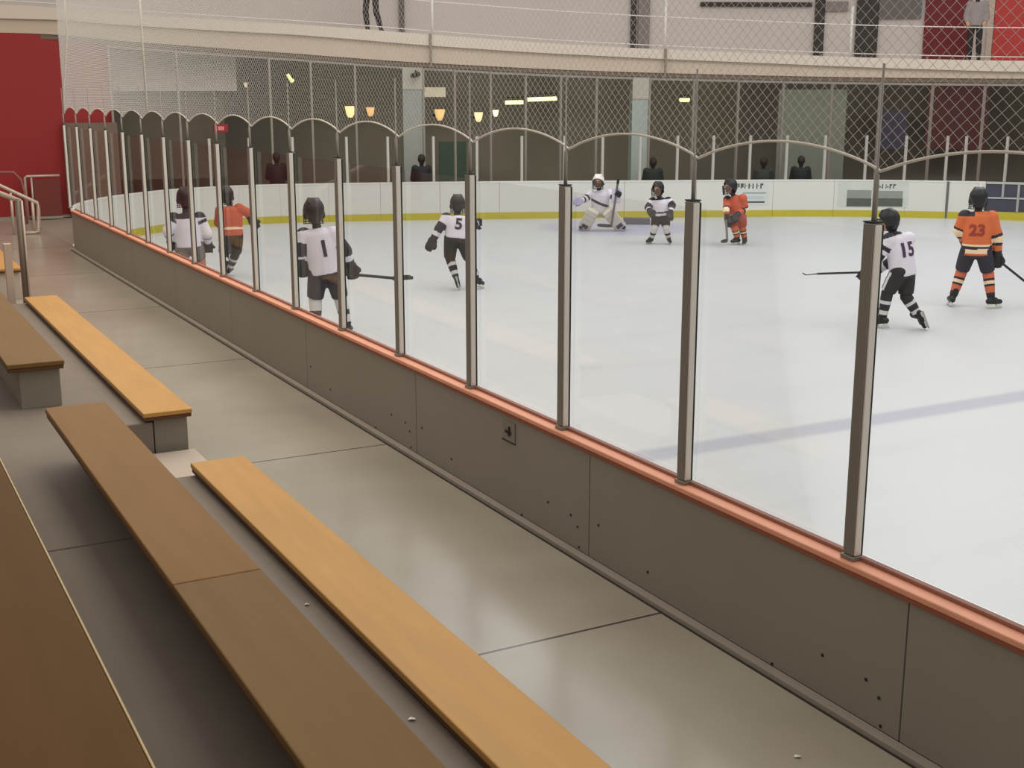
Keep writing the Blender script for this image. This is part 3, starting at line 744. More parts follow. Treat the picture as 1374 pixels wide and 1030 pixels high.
def head_mesh(bm, c, fwd, s, Rm):
    ball(bm, c, (.078*s, .095*s, .112*s), Rm)
    ball(bm, c+Rm @ Vector((0, .03*s, -.06*s)), (.058*s, .062*s, .06*s), Rm)
    tube(bm, [c+Rm @ Vector((0, .09*s, .015*s)), c+Rm @ Vector((0, .112*s, -.022*s))], [.008*s, .016*s], 8)
    for sx in (-1, 1): ball(bm, c+Rm @ Vector((.078*s*sx, -.005*s, -.005*s)), (.012*s, .022*s, .032*s), Rm, 8)
def frame_from(fwd, up=Vector((0, 0, 1))):
    y = Vector(fwd).normalized(); x = y.cross(up).normalized(); z = x.cross(y)
    return Matrix((x, y, z)).transposed()
def hand_or_glove(bm, w, d, side, s, big=1.0):
    """glove: cuff, palm, four curled fingers of different lengths and a thumb off the palm side"""
    d = d.normalized(); k = s*big
    sv = d.cross(Vector((0, 1, 0)));
    if sv.length < .2: sv = d.cross(Vector((1, 0, 0)))
    sv.normalize(); nv = sv.cross(d)
    palm = w + d*.06*k
    obox(bm, palm, sv*.045*k, nv*.026*k, d*.045*k, .012*k)
    for i, L in enumerate((.040, .046, .043, .034)):
        base = w + d*.10*k + sv*(.033-.022*i)*k
        m1 = base + d*L*.75*k + nv*.010*k; m2 = m1 + d*L*.25*k + nv*.030*k
        capsule(bm, base, m1, .0125*k, .0118*k, 8); capsule(bm, m1, m2, .0118*k, .010*k, 8)
    tb = w + d*.035*k + sv*.045*k; t1 = tb + d*.035*k + sv*.02*k + nv*.015*k; t2 = t1 + d*.028*k + nv*.022*k
    capsule(bm, tb, t1, .015*k, .013*k, 8); capsule(bm, t1, t2, .013*k, .011*k, 8)
    return palm

def figure(spec):
    """spec: label, J joints in metres (x right, y away, z up) about the foot point, look/face directions and kit"""
    J = {k: Vector(v) for k, v in spec['J'].items()}
    s = spec.get('s', 1.0); kit = spec['kit']; fwd = Vector(spec['face']).normalized(); bf = Vector(spec.get('body', spec['face'])).normalized()
    t = thing(spec.get('name', 'hockey_player'), spec['label'], spec.get('cat', 'person'), spec['loc'], spec['rz'])
    hs = s*spec.get('hs', 1.1); sh = (J['rsh']-J['lsh']).normalized(); hipw = (J['rhip']-J['lhip'])
    pel = (J['lhip']+J['rhip'])/2; chest = (J['lsh']+J['rsh'])/2; neck = J['neck']; head = J['head']
    Rm = frame_from(fwd)
    spine = [pel-Vector((0, 0, .03*s)), pel.lerp(chest, .35), pel.lerp(chest, .75), chest, chest.lerp(neck, .6)]
    # body: one continuous surface
    b = NB()
    tube(b, spine, [(.135*s, .10*s), (.125*s, .09*s), (.15*s, .10*s), (.15*s, .085*s), (.06*s, .055*s)], 16, hint=sh)
    tube(b, [chest.lerp(neck, .3), neck, head], [.06*s, .052*s, .055*s], 12)
    head_mesh(b, head, fwd, hs, Rm)
    for q in 'lr':
        capsule(b, J[q+'sh'], J[q+'el'], .052*s, .042*s); capsule(b, J[q+'el'], J[q+'wr'], .042*s, .03*s)
        capsule(b, J[q+'hip'], J[q+'kn'], .08*s, .055*s); capsule(b, J[q+'kn'], J[q+'an'], .055*s, .036*s)
        hand_or_glove(b, J[q+'wr'], J[q+'wr']-J[q+'el'], q, s, .8)
        capsule(b, J[q+'an'], J[q+'an']+(J[q+'to']-J[q+'an'])*.7, .036*s, .03*s)
    b = remesh(b, 'body', .013*s, 2)
    eyes = [head+Rm @ Vector((.032*hs*x, .086*hs, .012*hs)) for x in (-1, 1)]; mouth = head+Rm @ Vector((0, .088*hs, -.062*hs))
    hairm = spec.get('hair') is not None
    def rule(p):
        if (p-head).length < .16*s:
            q_ = Rm.transposed() @ (p-head)
            if q_.y < .015*hs or (p-neck).length < .07*hs: return 4 if q_.z > -.10*hs else 1
            for e in eyes:
                if (p-e).length < .014*hs: return 2
            if (p-mouth).length < .02*hs and abs((p-mouth).dot(Rm @ Vector((0, 0, 1)))) < .009*hs: return 3
            return 0
        for q in 'lr':
            if kit.get('bare_hands') and seg_t(p, J[q+'wr'], J[q+'wr']+(J[q+'wr']-J[q+'el']).normalized()*.12)[0] < .06: return 0
        return 1
    paint(b, rule)
    lobj('body', b, [m_skin, m_under, m_eye, m_lip, m_hair], t)
    # jersey
    jm = kit['jersey']
    b = NB()
    hem = pel-(chest-pel).normalized()*kit.get('hem', .05)*s
    tube(b, [hem, pel.lerp(chest, .3), pel.lerp(chest, .7), chest+(neck-chest)*.15, chest.lerp(neck, .75)],
         [(.195*s, .155*s), (.19*s, .15*s), (.20*s, .15*s), (.175*s, .125*s), (.07*s, .065*s)], 20, hint=sh)
    for q in 'lr':
        ball(b, J[q+'sh'], .098*s)
        tube(b, [J[q+'sh'], J[q+'sh'].lerp(J[q+'el'], .5), J[q+'el']], [.092*s, .082*s, .076*s], 12); ball(b, J[q+'el'], .078*s)
        tube(b, [J[q+'el'], J[q+'el'].lerp(J[q+'wr'], .92)], [.076*s, .058*s], 12)
    b = remesh(b, 'jersey', .014*s, 4)
    ax = (neck-hem)
    def jrule(p):
        dt, tt = seg_t(p, hem, neck); best = (dt/(.17*s), 'torso', tt)
        for q in 'lr':
            d1, t1 = seg_t(p, J[q+'sh'], J[q+'el']); d2, t2 = seg_t(p, J[q+'el'], J[q+'wr'])
            if d1/(.09*s) < best[0] and t1 > .15: best = (d1/(.09*s), q, t1*.5)
            if d2/(.07*s) < best[0]: best = (d2/(.07*s), q, .5+t2*.5)
        side = (p-hem).dot(sh)
        return jm['rule'](best[1], best[2], side/s, p, J)
    paint(b, jrule)
    jbv = BVHTree.FromBMesh(b)
    jo = lobj('jersey' if kit.get('hockey', True) else 'jacket', b, jm['mats'], t)
    # number on the back
    if spec.get('number'):
        txt, size, mtx, at = spec['number']
        cu = bpy.data.curves.new('num', 'FONT'); cu.body = txt; cu.size = size*s; cu.align_x = 'CENTER'; cu.align_y = 'CENTER'; cu.offset = .008*s; cu.fill_mode = 'FRONT'
        to = bpy.data.objects.new('num', cu); C.objects.link(to)
        me = bpy.data.meshes.new_from_object(to.evaluated_get(bpy.context.evaluated_depsgraph_get()))
        bpy.data.objects.remove(to)
        nb = NB(); nb.from_mesh(me); bpy.data.meshes.remove(me)
        bmesh.ops.remove_doubles(nb, verts=nb.verts[:], dist=1e-5)
        for _ in range(3):
            le = [e for e in nb.edges if e.calc_length() > .02]
            if le: bmesh.ops.subdivide_edges(nb, edges=le, cuts=1); bmesh.ops.triangulate(nb, faces=nb.faces[:])
        back = -bf; up = (chest-pel).normalized(); back = (back-up*back.dot(up)).normalized(); right = up.cross(back)
        org = pel.lerp(chest, at[1])+right*at[0]*s
        kill = []
        for v in nb.verts:
            st = org+right*v.co.x+up*v.co.y+back*.6
            loc, nrm, ix, dist = jbv.ray_cast(st, -back, 1.2)
            if loc: v.co = loc+nrm*.006
            else: kill.append(v)
        bmesh.ops.delete(nb, geom=kill, context='VERTS')
        lobj('back_number', nb, mtx, t, False)
    # pants
    pm = kit['pants']
    b = NB()
    top = pel.lerp(chest, .15); pk = kit.get('pant_to', .86); pw = kit.get('pant_w', 1.0)
    tube(b, [top, pel, pel-(chest-pel).normalized()*.09*s], [(.165*s*pw, .135*s*pw), (.185*s*pw, .15*s*pw), (.15*s*pw, .12*s*pw)], 18, hint=sh)
    for q in 'lr':
        kn = J[q+'hip'].lerp(J[q+'kn'], min(pk, 1))
        tube(b, [J[q+'hip'], J[q+'hip'].lerp(kn, .5), kn], [.115*s*pw, .112*s*pw, .098*s*pw], 14); ball(b, J[q+'hip'], .115*s*pw)
        if pk > 1:
            an = J[q+'kn'].lerp(J[q+'an'], pk-1); ball(b, J[q+'kn'], .075*s); tube(b, [J[q+'kn'], an], [.078*s, .062*s], 12)
    b = remesh(b, 'pants', .014*s, 3)
    def prule(p):
        out = 0
        for q in 'lr':
            d, tt = seg_t(p, J[q+'hip'], J[q+'kn'])
            o_ = (p-J[q+'hip']).dot(sh)*(1 if q == 'r' else -1)
            if kit.get('stripe') and o_ > .085*s and .1 < tt < .95 and abs((p-(J[q+'hip']+(J[q+'kn']-J[q+'hip'])*tt)).dot(bf)) < .02*s: out = 1
        return out
    paint(b, prule)
    lobj('pants' if kit.get('hockey', True) else 'trousers', b, [pm, kit.get('stripe') or pm], t)
    # socks, skates
    for q in 'lr':
        if kit.get('hockey', True) and not kit.get('pads'):
            b = NB(); a, c = J[q+'kn'], J[q+'an']; st = a+(J[q+'hip']-a)*.12
            tube(b, [st, a, a.lerp(c, .35), a.lerp(c, .95)], [.074*s, .078*s, .074*s, .054*s], 16)
            bmesh.ops.subdivide_edges(b, edges=[e for e in b.edges if abs((e.verts[0].co-e.verts[1].co).normalized().dot((c-a).normalized())) > .7], cuts=6)
            paint(b, lambda p: kit['sock']['rule'](seg_t(p, a, c)[1]))
            lobj('sock', b, kit['sock']['mats'], t)
        an, to = J[q+'an'], J[q+'to']
        fd = (to-an); fd.z = fd.z if kit.get('tilt') else 0
        fd = fd.normalized(); leg = (J[q+'kn']-an).normalized(); updir = (leg-fd*leg.dot(fd)).normalized()
        if fd.length < .5: fd = bf
        sole = an-updir*.045*s
        b = NB()
        capsule(b, an+updir*.10*s, an+updir*.0, .052*s, .05*s)
        capsule(b, sole-fd*.05*s+updir*.005, sole+fd*.07*s, .042*s, .044*s); capsule(b, sole+fd*.07*s, sole+fd*.15*s-updir*.006, .044*s, .036*s)
        b = remesh(b, 'boot', .012*s, 2)
        if kit.get('hockey', True):
            sk = lobj('skate', b, m_black, t)
            bl = sole-updir*.04*s; sd = fd.cross(updir)
            h = NB()
            for f0, f1 in ((-.07, -.01), (.07, .14)):
                obox(h, bl+fd*(f0+f1)/2*s-updir*.012*s, fd*(f1-f0)/2*s, sd*.010*s, updir*.018*s, .003)
            obox(h, bl+fd*.035*s-updir*.030*s, fd*.125*s, sd*.007*s, updir*.008*s, .002)
            lobj('blade_holder', h, m_holder, sk, False)
            h = NB(); obox(h, bl+fd*.035*s-updir*.046*s, fd*.13*s, sd*.0025*s, updir*.009*s, .001); lobj('skate_blade', h, m_blade, sk, False)
        else: lobj('shoe', b, m_black, t)
    # gloves
    if kit.get('hockey', True):
        for q in 'lr':
            if kit.get('goalie'): break
            b = NB(); d = (J[q+'wr']-J[q+'el']).normalized()
            tube(b, [J[q+'wr']-d*.06*s, J[q+'wr']+d*.03*s], [.066*s, .055*s], 12)
            hand_or_glove(b, J[q+'wr'], d, q, s, 1.45)
            b = remesh(b, 'glove', .010*s, 1)
            lobj('glove', b, kit.get('glove', m_glove), t)
        # helmet
        b = NB(); ball(b, head+Rm @ Vector((0, -.008*hs, .022*hs)), (.112*hs, .132*hs, .125*hs), Rm, 20)
        ball(b, head+Rm @ Vector((0, -.06*hs, -.03*hs)), (.09*hs, .07*hs, .07*hs), Rm, 14)
        for sx in (-.05, .05): tube(b, [head+Rm @ Vector((sx*hs, -.10*hs, .085*hs)), head+Rm @ Vector((sx*hs, -.02*hs, .138*hs)), head+Rm @ Vector((sx*hs, .07*hs, .118*hs))], .016*hs, 8)
        ball(b, head+Rm @ Vector((0, -.05*hs, -.085*hs)), (.075*hs, .06*hs, .05*hs), Rm, 12)
        for sx in (-1, 1): ball(b, head+Rm @ Vector((.098*hs*sx, .0, -.04*hs)), (.022*hs, .045*hs, .05*hs), Rm, 10)
        b = remesh(b, 'helmet', .012*hs, 2)
        bmesh.ops.bisect_plane(b, geom=b.verts[:]+b.edges[:]+b.faces[:], plane_co=head+Rm @ Vector((0, .055*hs, .02*hs)), plane_no=Rm @ Vector((0, .75, -.66)), clear_outer=True)
        he = lobj('helmet', b, kit.get('helmet', m_black), t)
        b = NB()
        for i in range(7):
            zz = (.02-.024*i)*hs; pts = []
            for j in range(9):
                a_ = math.radians(-75+150*j/8); pts.append(head+Rm @ Vector((.112*hs*math.sin(a_), .132*hs*math.cos(a_)+.01*hs, zz)))
            tube(b, pts, .0055*hs, 5)
        for i in range(7):
            a_ = math.radians(-60+20*i); pts = [head+Rm @ Vector((.112*hs*math.sin(a_), .132*hs*math.cos(a_)+.01*hs, z_*hs)) for z_ in (.03, -.03, -.08, -.125)]
            tube(b, pts, .0055*hs, 5)
        lobj('face_cage', b, kit.get('cage', m_cage), he)
    else:
        b = NB(); ball(b, head+Rm @ Vector((0, -.018*hs, .03*hs)), (.088*hs, .10*hs, .105*hs), Rm, 16)
        bmesh.ops.bisect_plane(b, geom=b.verts[:]+b.edges[:]+b.faces[:], plane_co=head+Rm @ Vector((0, .03*hs, .03*hs)), plane_no=Rm @ Vector((0, .8, -.6)), clear_outer=True)
        lobj('hair', b, spec.get('hair') or m_hair, t)
    # goalie equipment
    if kit.get('goalie'):
        for q in 'lr':
            a, c = J[q+'kn'], J[q+'an']; d = (c-a).normalized(); fr = Vector((0, -1, 0)); fr = (fr-d*fr.dot(d)).normalized(); sd = d.cross(fr)
            pts0, pts1 = a-d*.20*s, c+d*.03*s
            b = NB(); cc = (pts0+pts1)/2+fr*.09*s
            obox(b, cc, sd*.135*s, fr*.05*s, d*((pts1-pts0).length/2), .035*s)
            for k_ in (-.6, -.15, .35): obox(b, cc+d*(pts1-pts0).length/2*k_+fr*.05*s, sd*.12*s, fr*.012*s, d*.03*s, .008*s)
            pad = lobj('leg_pad', b, mat('pad_cream', (206, 200, 186), rough=.6), t, False)
            b = NB(); obox(b, cc+d*(pts1-pts0).length*.30+fr*.056*s, sd*.07*s, fr*.012*s, d*.05*s, .006*s); lobj('pad_patch', b, mat('pad_dark', (56, 56, 84)), pad, False)
        w = J['lwr']; b = NB(); d = (w-J['lel']).normalized()
        hand_or_glove(b, w-d*.02, d, 'l', s, 1.5); ball(b, w+d*.09*s, (.10*s, .05*s, .10*s)); b = remesh(b, 'catch', .011, 2); lobj('catching_glove', b, mat('catch_glove', (176, 166, 196)), t)
        w = J['rwr']; b = NB(); d = (w-J['rel']).normalized(); hand_or_glove(b, w, d, 'r', s, 1.4); b = remesh(b, 'bl', .011, 1); bg = lobj('blocker_glove', b, m_glove, t)
        b = NB(); obox(b, w+Vector((.0, -.10, .02))*s, Vector((.10, 0, 0))*s, Vector((0, .022, 0))*s, Vector((0, 0, .16))*s, .02); lobj('blocker_board', b, mat('blocker_white', (196, 190, 206)), bg, False)
    return t
def stick(loc, rz, top, end, blade_dir, label, shaft=None, w=.013, blade=.27):
    t = thing('hockey_stick', label, 'hockey stick', loc, rz)
    top, end, bd = Vector(top), Vector(end), Vector(blade_dir).normalized()
    d = (end-top).normalized(); n = d.cross(bd).normalized(); q = n.cross(d)
    b = NB(); obox(b, (top+end)/2, d*(end-top).length/2, q*w, n*w*.7, .003); lobj('shaft', b, shaft or mat('stick_dark', (46, 44, 44), rough=.5), t, False)
    b = NB(); obox(b, top+d*.05, d*.05, q*w*1.2, n*w, .003); lobj('grip_knob', b, m_black, t, False)
    b = NB(); up = n.cross(bd); tube(b, [end-d*.05, end, end+bd*.09, end+bd*(blade-.05), end+bd*blade+n*.03], [(w, .008), (.034, .008), (.036, .006), (.034, .005), (.018, .004)], 10, hint=up); lobj('blade', b, mat('stick_blade', (60, 58, 58), rough=.6), t, True)
    return t

# jersey colour rules -------------------------------------------------
m_wj = mat('jersey_white', (218, 212, 222), rough=.75, var=.05, scale=9); m_dk = mat('jersey_black', (46, 42, 48), rough=.75, var=.1)
m_or = mat('jersey_orange', (206, 106, 60), rough=.75, var=.08, scale=9); m_ord = mat('jersey_red_orange', (186, 88, 64), rough=.75, var=.08, scale=9)
m_cr = mat('jersey_cream', (232, 206, 170), rough=.75, var=.04); m_pu = mat('number_purple', (70, 46, 78), rough=.7); m_rn = mat('number_red', (150, 58, 44), rough=.7)
m_navy = mat('pants_navy', (50, 48, 58), rough=.75, var=.1); m_blackp = mat('pants_black', (42, 42, 42), rough=.75, var=.12); m_greyp = mat('pants_grey', (112, 102, 102), rough=.75, var=.12)
m_ws = mat('sock_white', (206, 202, 200), rough=.8); m_os = mat('sock_orange', (200, 104, 72), rough=.8)
def white_rule(part, t, side, p, J):
    if part == 'torso':
        if t > .93 and abs(side) > .05: return 1
        return 0
    if .18 < t < .30: return 1
    if .40 < t < .74: return 1
    return 0
def white_dark_arm(part, t, side, p, J):
    if part == 'torso': return 1 if t > .95 else 0
    if t < .26 or .60 < t < .94: return 0
    return 1
def yoke_rule(part, t, side, p, J):
    if part == 'torso': return 1 if t > .80 else 0
    if t < .18: return 1
    if .5 < t < .66: return 1
    return 0
def orange_rule(part, t, side, p, J):
    if part == 'torso':
        if t < .05: return 0
        if .05 < t < .15: return 2
        if .15 < t < .21: return 1
        if .21 < t < .25: return 2
        if t > .86 and side < -.06: return 1
        return 0
    if .40 < t < .47 or .62 < t < .70: return 1
    if .47 < t < .62: return 2
    return 0
def mixed_rule(part, t, side, p, J):
    if part == 'torso':
        if t > .88: return 1
        return 1 if t < .16 or .26 < t < .34 else 0
    return 1 if .25 < t < .75 else 0
def goalie_rule(part, t, side, p, J):
    if part == 'torso':
        k = t-.45+side*.9
        return 1 if -.05 < k < .06 else 0
    return 1 if .30 < t < .44 or .62 < t < .8 else 0
WJ = dict(mats=[m_wj, m_dk]);
def wj(r): return dict(mats=[m_wj, m_dk], rule=r)
def sock(mats, *bands):
    return dict(mats=mats, rule=lambda t: next((k for a, c, k in bands if a <= t < c), 0))
S_white = sock([m_ws, m_dk], (.45, .62, 1), (.85, 1.1, 1)); S_dark = sock([m_dk, m_ws], (.28, .42, 1), (.70, .84, 1))
S_or = sock([m_os, m_dk, m_cr], (.20, .30, 1), (.30, .40, 2), (.40, .52, 1), (.75, 1.1, 1))
S_rose = sock([mat('sock_rose', (170, 112, 92), rough=.8), m_dk], (.4, .55, 1))

def frame(u0, v0, z=ICE):
    g = on_z(u0, v0, z); rz = -math.atan2(g.x, g.y); k = F/((g-EYE).dot(FW)); al = math.atan2(H-z, math.hypot(g.x, g.y))
    def J(u, v, d=0.0): return ((u-u0)/k, d, ((v0-v)/k-d*math.sin(al))/math.cos(al))
    return g, rz, J
def kitted(u0, v0, pts, **kw):
    g, rz, J = frame(u0, v0)
    js = {k: J(*p) for k, p in pts.items()}
    lo = min(js['lan'][2], js['ran'][2])
    kw.update(J=js, loc=(g.x, g.y, ICE), rz=rz)
    figure(kw); return g, rz, J, js

# skater at right, orange
g, rz, J, js = kitted(1303, 412, dict(head=(1301, 269, .03), neck=(1302, 283, 0), lsh=(1286, 293), rsh=(1319, 293), lel=(1279, 311, .02), lwr=(1288, 324, .2),
    rel=(1329, 319, .02), rwr=(1330, 340, .06), lhip=(1294, 337), rhip=(1313, 337), lkn=(1287, 366, .08), rkn=(1321, 366, .08),
    lan=(1279, 399, 0), ran=(1327, 399, 0), lto=(1274, 400, .2), rto=(1336, 400, .08)),
    label='skater in striped orange jersey and navy pants at far right, back turned', face=(-.1, 1, -.12), body=(0, 1, 0), s=.98,
    number=('23', .21, m_rn, (0, .62)), kit=dict(jersey=dict(mats=[m_or, m_dk, m_cr], rule=orange_rule), pants=m_navy, sock=S_or, pant_to=.9, hem=.06))
stick((g.x, g.y, ICE), rz, J(1327, 344, .12), J(1392, 391, .5), (1, .4, 0), 'dark stick held by the orange skater at far right, reaching the frame edge')
# number 15 striding left
g, rz, J, js = kitted(1205, 441, dict(head=(1183, 299, .03), neck=(1190, 314, .02), lsh=(1186, 325, -.10), rsh=(1210, 321, .14), lel=(1174, 347, -.12), lwr=(1161, 365, .0),
    rel=(1192, 350, .2), rwr=(1172, 364, .22), lhip=(1201, 366, -.07), rhip=(1211, 365, .09), lkn=(1188, 394, -.02), rkn=(1212, 397, .06),
    lan=(1184, 427, -.02), ran=(1230, 422, .05), lto=(1172, 428, .04), rto=(1236, 436, .10)),
    label='skater in white jersey numbered 15, striding left behind the nearest upright', face=(-1, .25, -.1), body=(-.62, .75, -.2), s=.95,
    number=('15', .25, m_pu, (.0, .66)), kit=dict(jersey=wj(white_rule), pants=m_blackp, stripe=m_wj, sock=S_dark, pant_to=.92, hem=.05, tilt=True))
stick((g.x, g.y, ICE), rz, J(1176, 366, .1), J(1094, 371, .3), (-.8, -.6, -.05), 'dark stick held out to the left by the skater numbered 15', blade=.22)
# number 5 skating away
g, rz, J, js = kitted(624, 388, dict(head=(615, 275, .1), neck=(614, 289, .06), lsh=(600, 294, .04), rsh=(631, 294, .04), lel=(590, 308, -.02), lwr=(583, 321, -.04),
    rel=(637, 303, .1), rwr=(640, 300, .3), lhip=(606, 319), rhip=(620, 319), lkn=(604, 346, .06), rkn=(630, 347, .06),
    lan=(612, 372, -.06), ran=(639, 374, 0), lto=(615, 384, .02), rto=(648, 376, .1)),
    label='skater in white jersey numbered 5, skating away behind the fourth upright', face=(0, 1, -.2), body=(0, 1, -.1), s=.92,
    number=('5', .24, m_navy, (.02, .66)), kit=dict(jersey=wj(white_dark_arm), pants=m_blackp, sock=S_dark, pant_to=1.25, hem=.02, tilt=True))
# white 1 standing by the boards
g, rz, J, js = kitted(440, 452, dict(head=(427, 287, .02), neck=(430, 305, 0), lsh=(413, 318), rsh=(451, 317), lel=(407, 338, -.04), lwr=(408, 352, .0),
    rel=(467, 338, .0), rwr=(472, 356, .05), lhip=(430, 364), rhip=(450, 364), lkn=(425, 400, .06), rkn=(458, 400, .06),
    lan=(425, 438, 0), ran=(466, 438, 0), lto=(420, 440, .2), rto=(470, 440, .2)),
    label='skater in white jersey and dark pants standing by the boards, stick out right', face=(-.15, 1, -.1), body=(.1, 1, 0), s=1.02,
    number=('1', .26, m_navy, (.05, .62)), kit=dict(jersey=wj(white_dark_arm), pants=m_navy, sock=S_white, pant_to=.98, hem=.03))
stick((g.x, g.y, ICE), rz, J(462, 368, .08), J(534, 373, .55), (.9, .6, -.05), 'dark stick held low by the white skater standing at the boards')
# blurred pair at the left
g, rz, J, js = kitted(258, 379, dict(head=(255, 267, .02), neck=(255, 284, 0), lsh=(239, 294), rsh=(272, 294), lel=(230, 310, -.08), lwr=(234, 324, .1),
    rel=(281, 314, -.02), rwr=(281, 328, .15), lhip=(249, 326), rhip=(264, 326), lkn=(246, 350, .08), rkn=(270, 350, .08),
    lan=(248, 369, -.02), ran=(272, 369, -.02), lto=(245, 370, .2), rto=(276, 370, .2)),
    label='skater in white jersey with dark shoulders, hunched by the boards at far left', face=(-.1, 1, -.1), body=(0, 1, 0), s=1.05,
    kit=dict(jersey=wj(yoke_rule), pants=m_greyp, sock=S_rose, pant_to=.9, hem=.06))
g, rz, J, js = kitted(308, 374, dict(head=(309, 264, .08), neck=(313, 277, .04), lsh=(301, 284, .02), rsh=(325, 282, .02), lel=(297, 299, .1), lwr=(305, 308, .25),
    rel=(335, 286, .08), rwr=(341, 296, .15), lhip=(307, 315), rhip=(320, 315), lkn=(303, 340, .02), rkn=(318, 339, .1),
    lan=(301, 364, -.08), ran=(309, 360, .3), lto=(298, 365, .1), rto=(312, 361, .5)),
    label='skater in orange jersey and black pants beside the hunched white skater', face=(-.25, 1, -.15), body=(-.2, 1, -.1), s=.95,
    kit=dict(jersey=dict(mats=[m_ord, m_dk, m_cr], rule=lambda part, t, side, p, J: (2 if part == 'torso' and .2 < t < .28 else 0) if part == 'torso' else (1 if t > .62 else 0)), pants=m_blackp, sock=S_dark, pant_to=1.1, hem=.02))
p = on_z(309.5, 362, ICE)
b = NB(); tube(b, [(p.x, p.y, ICE), (p.x, p.y, ICE+.004), (p.x, p.y, ICE+.03), (p.x, p.y, ICE+.034)], [.046, .05, .05, .046], 20); tag(obj('hockey_puck', b, m_black, None, True), 'small black puck on the ice beside the orange skater at left', 'puck')
# facing skaters by the goal
kitted(882, 327, dict(head=(881, 255, -.06), neck=(883, 265, -.02), lsh=(874, 271), rsh=(895, 270), lel=(868, 279, -.06), lwr=(871, 284, -.2),
    rel=(901, 276, -.06), rwr=(898, 286, -.18), lhip=(880, 291), rhip=(891, 291), lkn=(878, 305, -.1), rkn=(893, 305, -.1),
    lan=(874, 320, 0), ran=(897, 320, 0), lto=(869, 321, -.12), rto=(899, 321, -.18)),
    label='skater in black and white jersey facing forward right of the goalie', face=(-.5, -1, -.15), body=(0, -1, 0), s=.86,
    kit=dict(jersey=wj(mixed_rule), pants=m_blackp, sock=S_white, pant_to=.9, hem=.04), hs=1.2)
g, rz, J, js = kitted(992, 328, dict(head=(977, 252, -.05), neck=(981, 262, -.02), lsh=(974, 269, .08), rsh=(994, 267, -.10), lel=(973, 283, -.2), lwr=(975, 292, -.26),
    rel=(998, 280, -.06), rwr=(988, 289, -.2), lhip=(983, 292, .05), rhip=(993, 291, -.06), lkn=(985, 306, -.12), rkn=(995, 305, -.02),
    lan=(989, 320, -.04), ran=(999, 321, .06), lto=(983, 321, -.12), rto=(996, 322, -.12)),
    label='crouching skater in red-orange kit before the pale sign on far boards', face=(-1, -.6, -.15), body=(-.6, -1, -.2), s=.90,
    kit=dict(jersey=dict(mats=[m_ord, m_dk, m_cr], rule=orange_rule), pants=mat('pants_rust', (160, 70, 60), rough=.75, var=.15), sock=S_or, pant_to=.95, hem=.04), hs=1.2)
stick((g.x, g.y, ICE), rz, J(973, 289, -.3), J(976, 323, -.45), (-.5, -1, 0), 'grey stick held upright by the crouching red-orange skater', mat('stick_grey', (120, 118, 116)), w=.018, blade=.2)
# goalie
g, rz, J, js = kitted(806, 309, dict(head=(802, 245, -.12), neck=(803, 254, -.05), lsh=(792, 261, -.04), rsh=(817, 260, -.04), lel=(785, 268, -.16), lwr=(779, 270, -.3),
    rel=(824, 266, -.16), rwr=(826, 264, -.3), lhip=(798, 284), rhip=(812, 284), lkn=(793, 288, -.2), rkn=(819, 288, -.2),
    lan=(785, 302, -.02), ran=(831, 302, -.02), lto=(780, 303, -.16), rto=(836, 303, -.16)),
    label='crouching goalie in white mask and big cream leg pads', face=(-.2, -1, -.1), body=(0, -1, 0), s=.98,
    kit=dict(jersey=wj(goalie_rule), pants=mat('goalie_pants', (196, 190, 178), rough=.75), pads=True, goalie=True, helmet=mat('mask_white', (226, 224, 216), rough=.4), sock=S_white, pant_to=.95, pant_w=1.15, hem=.05), hs=1.15)
stick((g.x, g.y, ICE), rz, J(828, 242, -.42), J(820, 303, -.42), (-1, -.05, .05), 'goalie stick held upright in the blocker hand', mat('goalie_stick', (98, 94, 100)), w=.022, blade=.3)
# low padded bar behind the goalie
a = on_z(836, 301, ICE); e = on_z(872, 301.5, ICE); d = (e-a).normalized(); n = Vector((-d.y, d.x, 0))
b = NB(); c_ = (a+e)/2+n*.08; obox(b, c_+Vector((0, 0, .075)), d*((e-a).length/2), n*.07, Vector((0, 0, .074)), .02)
tag(obj('goal_base_pad', b, mat('pad_grey', (104, 100, 108), rough=.7)), 'low dark grey padded bar on the ice beside the goalie', 'goal pad')

# people off the ice
m_suit = mat('coat_dark', (48, 44, 44), rough=.8); m_trou = mat('trousers_dark', (46, 42, 42), rough=.8)
def plain(part, t, side, p, J): return 0
KD = dict(jersey=dict(mats=[m_suit], rule=plain), pants=m_trou, hockey=False, pant_to=1.9, pant_w=.72, hem=.03, bare_hands=True)
def stander(u, name_label, s, curve, look, coat=None, legs=None, spread=.1):
    p, sx = hit(curve, u, 40); z = zat(zl, sx)-.02
    rz = -math.atan2(p.x, p.y)
    Jd = dict(head=(0, 0, 1.62), neck=(0, 0, 1.46), lsh=(-.17, 0, 1.38), rsh=(.17, 0, 1.38), lel=(-.24, .02, 1.10), lwr=(-.2, -.16, .95), rel=(.24, .02, 1.10), rwr=(.2, -.16, .95),
              lhip=(-.09, 0, .90), rhip=(.09, 0, .90), lkn=(-.11-spread*.3, -.02, .49), rkn=(.10+spread*.1, -.02, .49), lan=(-.10, 0, .075), ran=(.12+spread, 0, .075), lto=(-.13, -.15, .07), rto=(.16+spread, -.15, .07))
    k = dict(KD)
    if coat: k['jersey'] = dict(mats=[coat], rule=plain)
    if legs: k['pants'] = legs
    figure(dict(J={a_: tuple(c*s for c in v) for a_, v in Jd.items()}, loc=(p.x, p.y, z), rz=rz, face=look, body=(0, -1, 0), s=s, label=name_label, name='standing_person', kit=k))
stander(499, 'person in dark trousers standing on the balcony, only legs in view', 1.0, offset_curve(KURV, .75), (0, -1, 0))
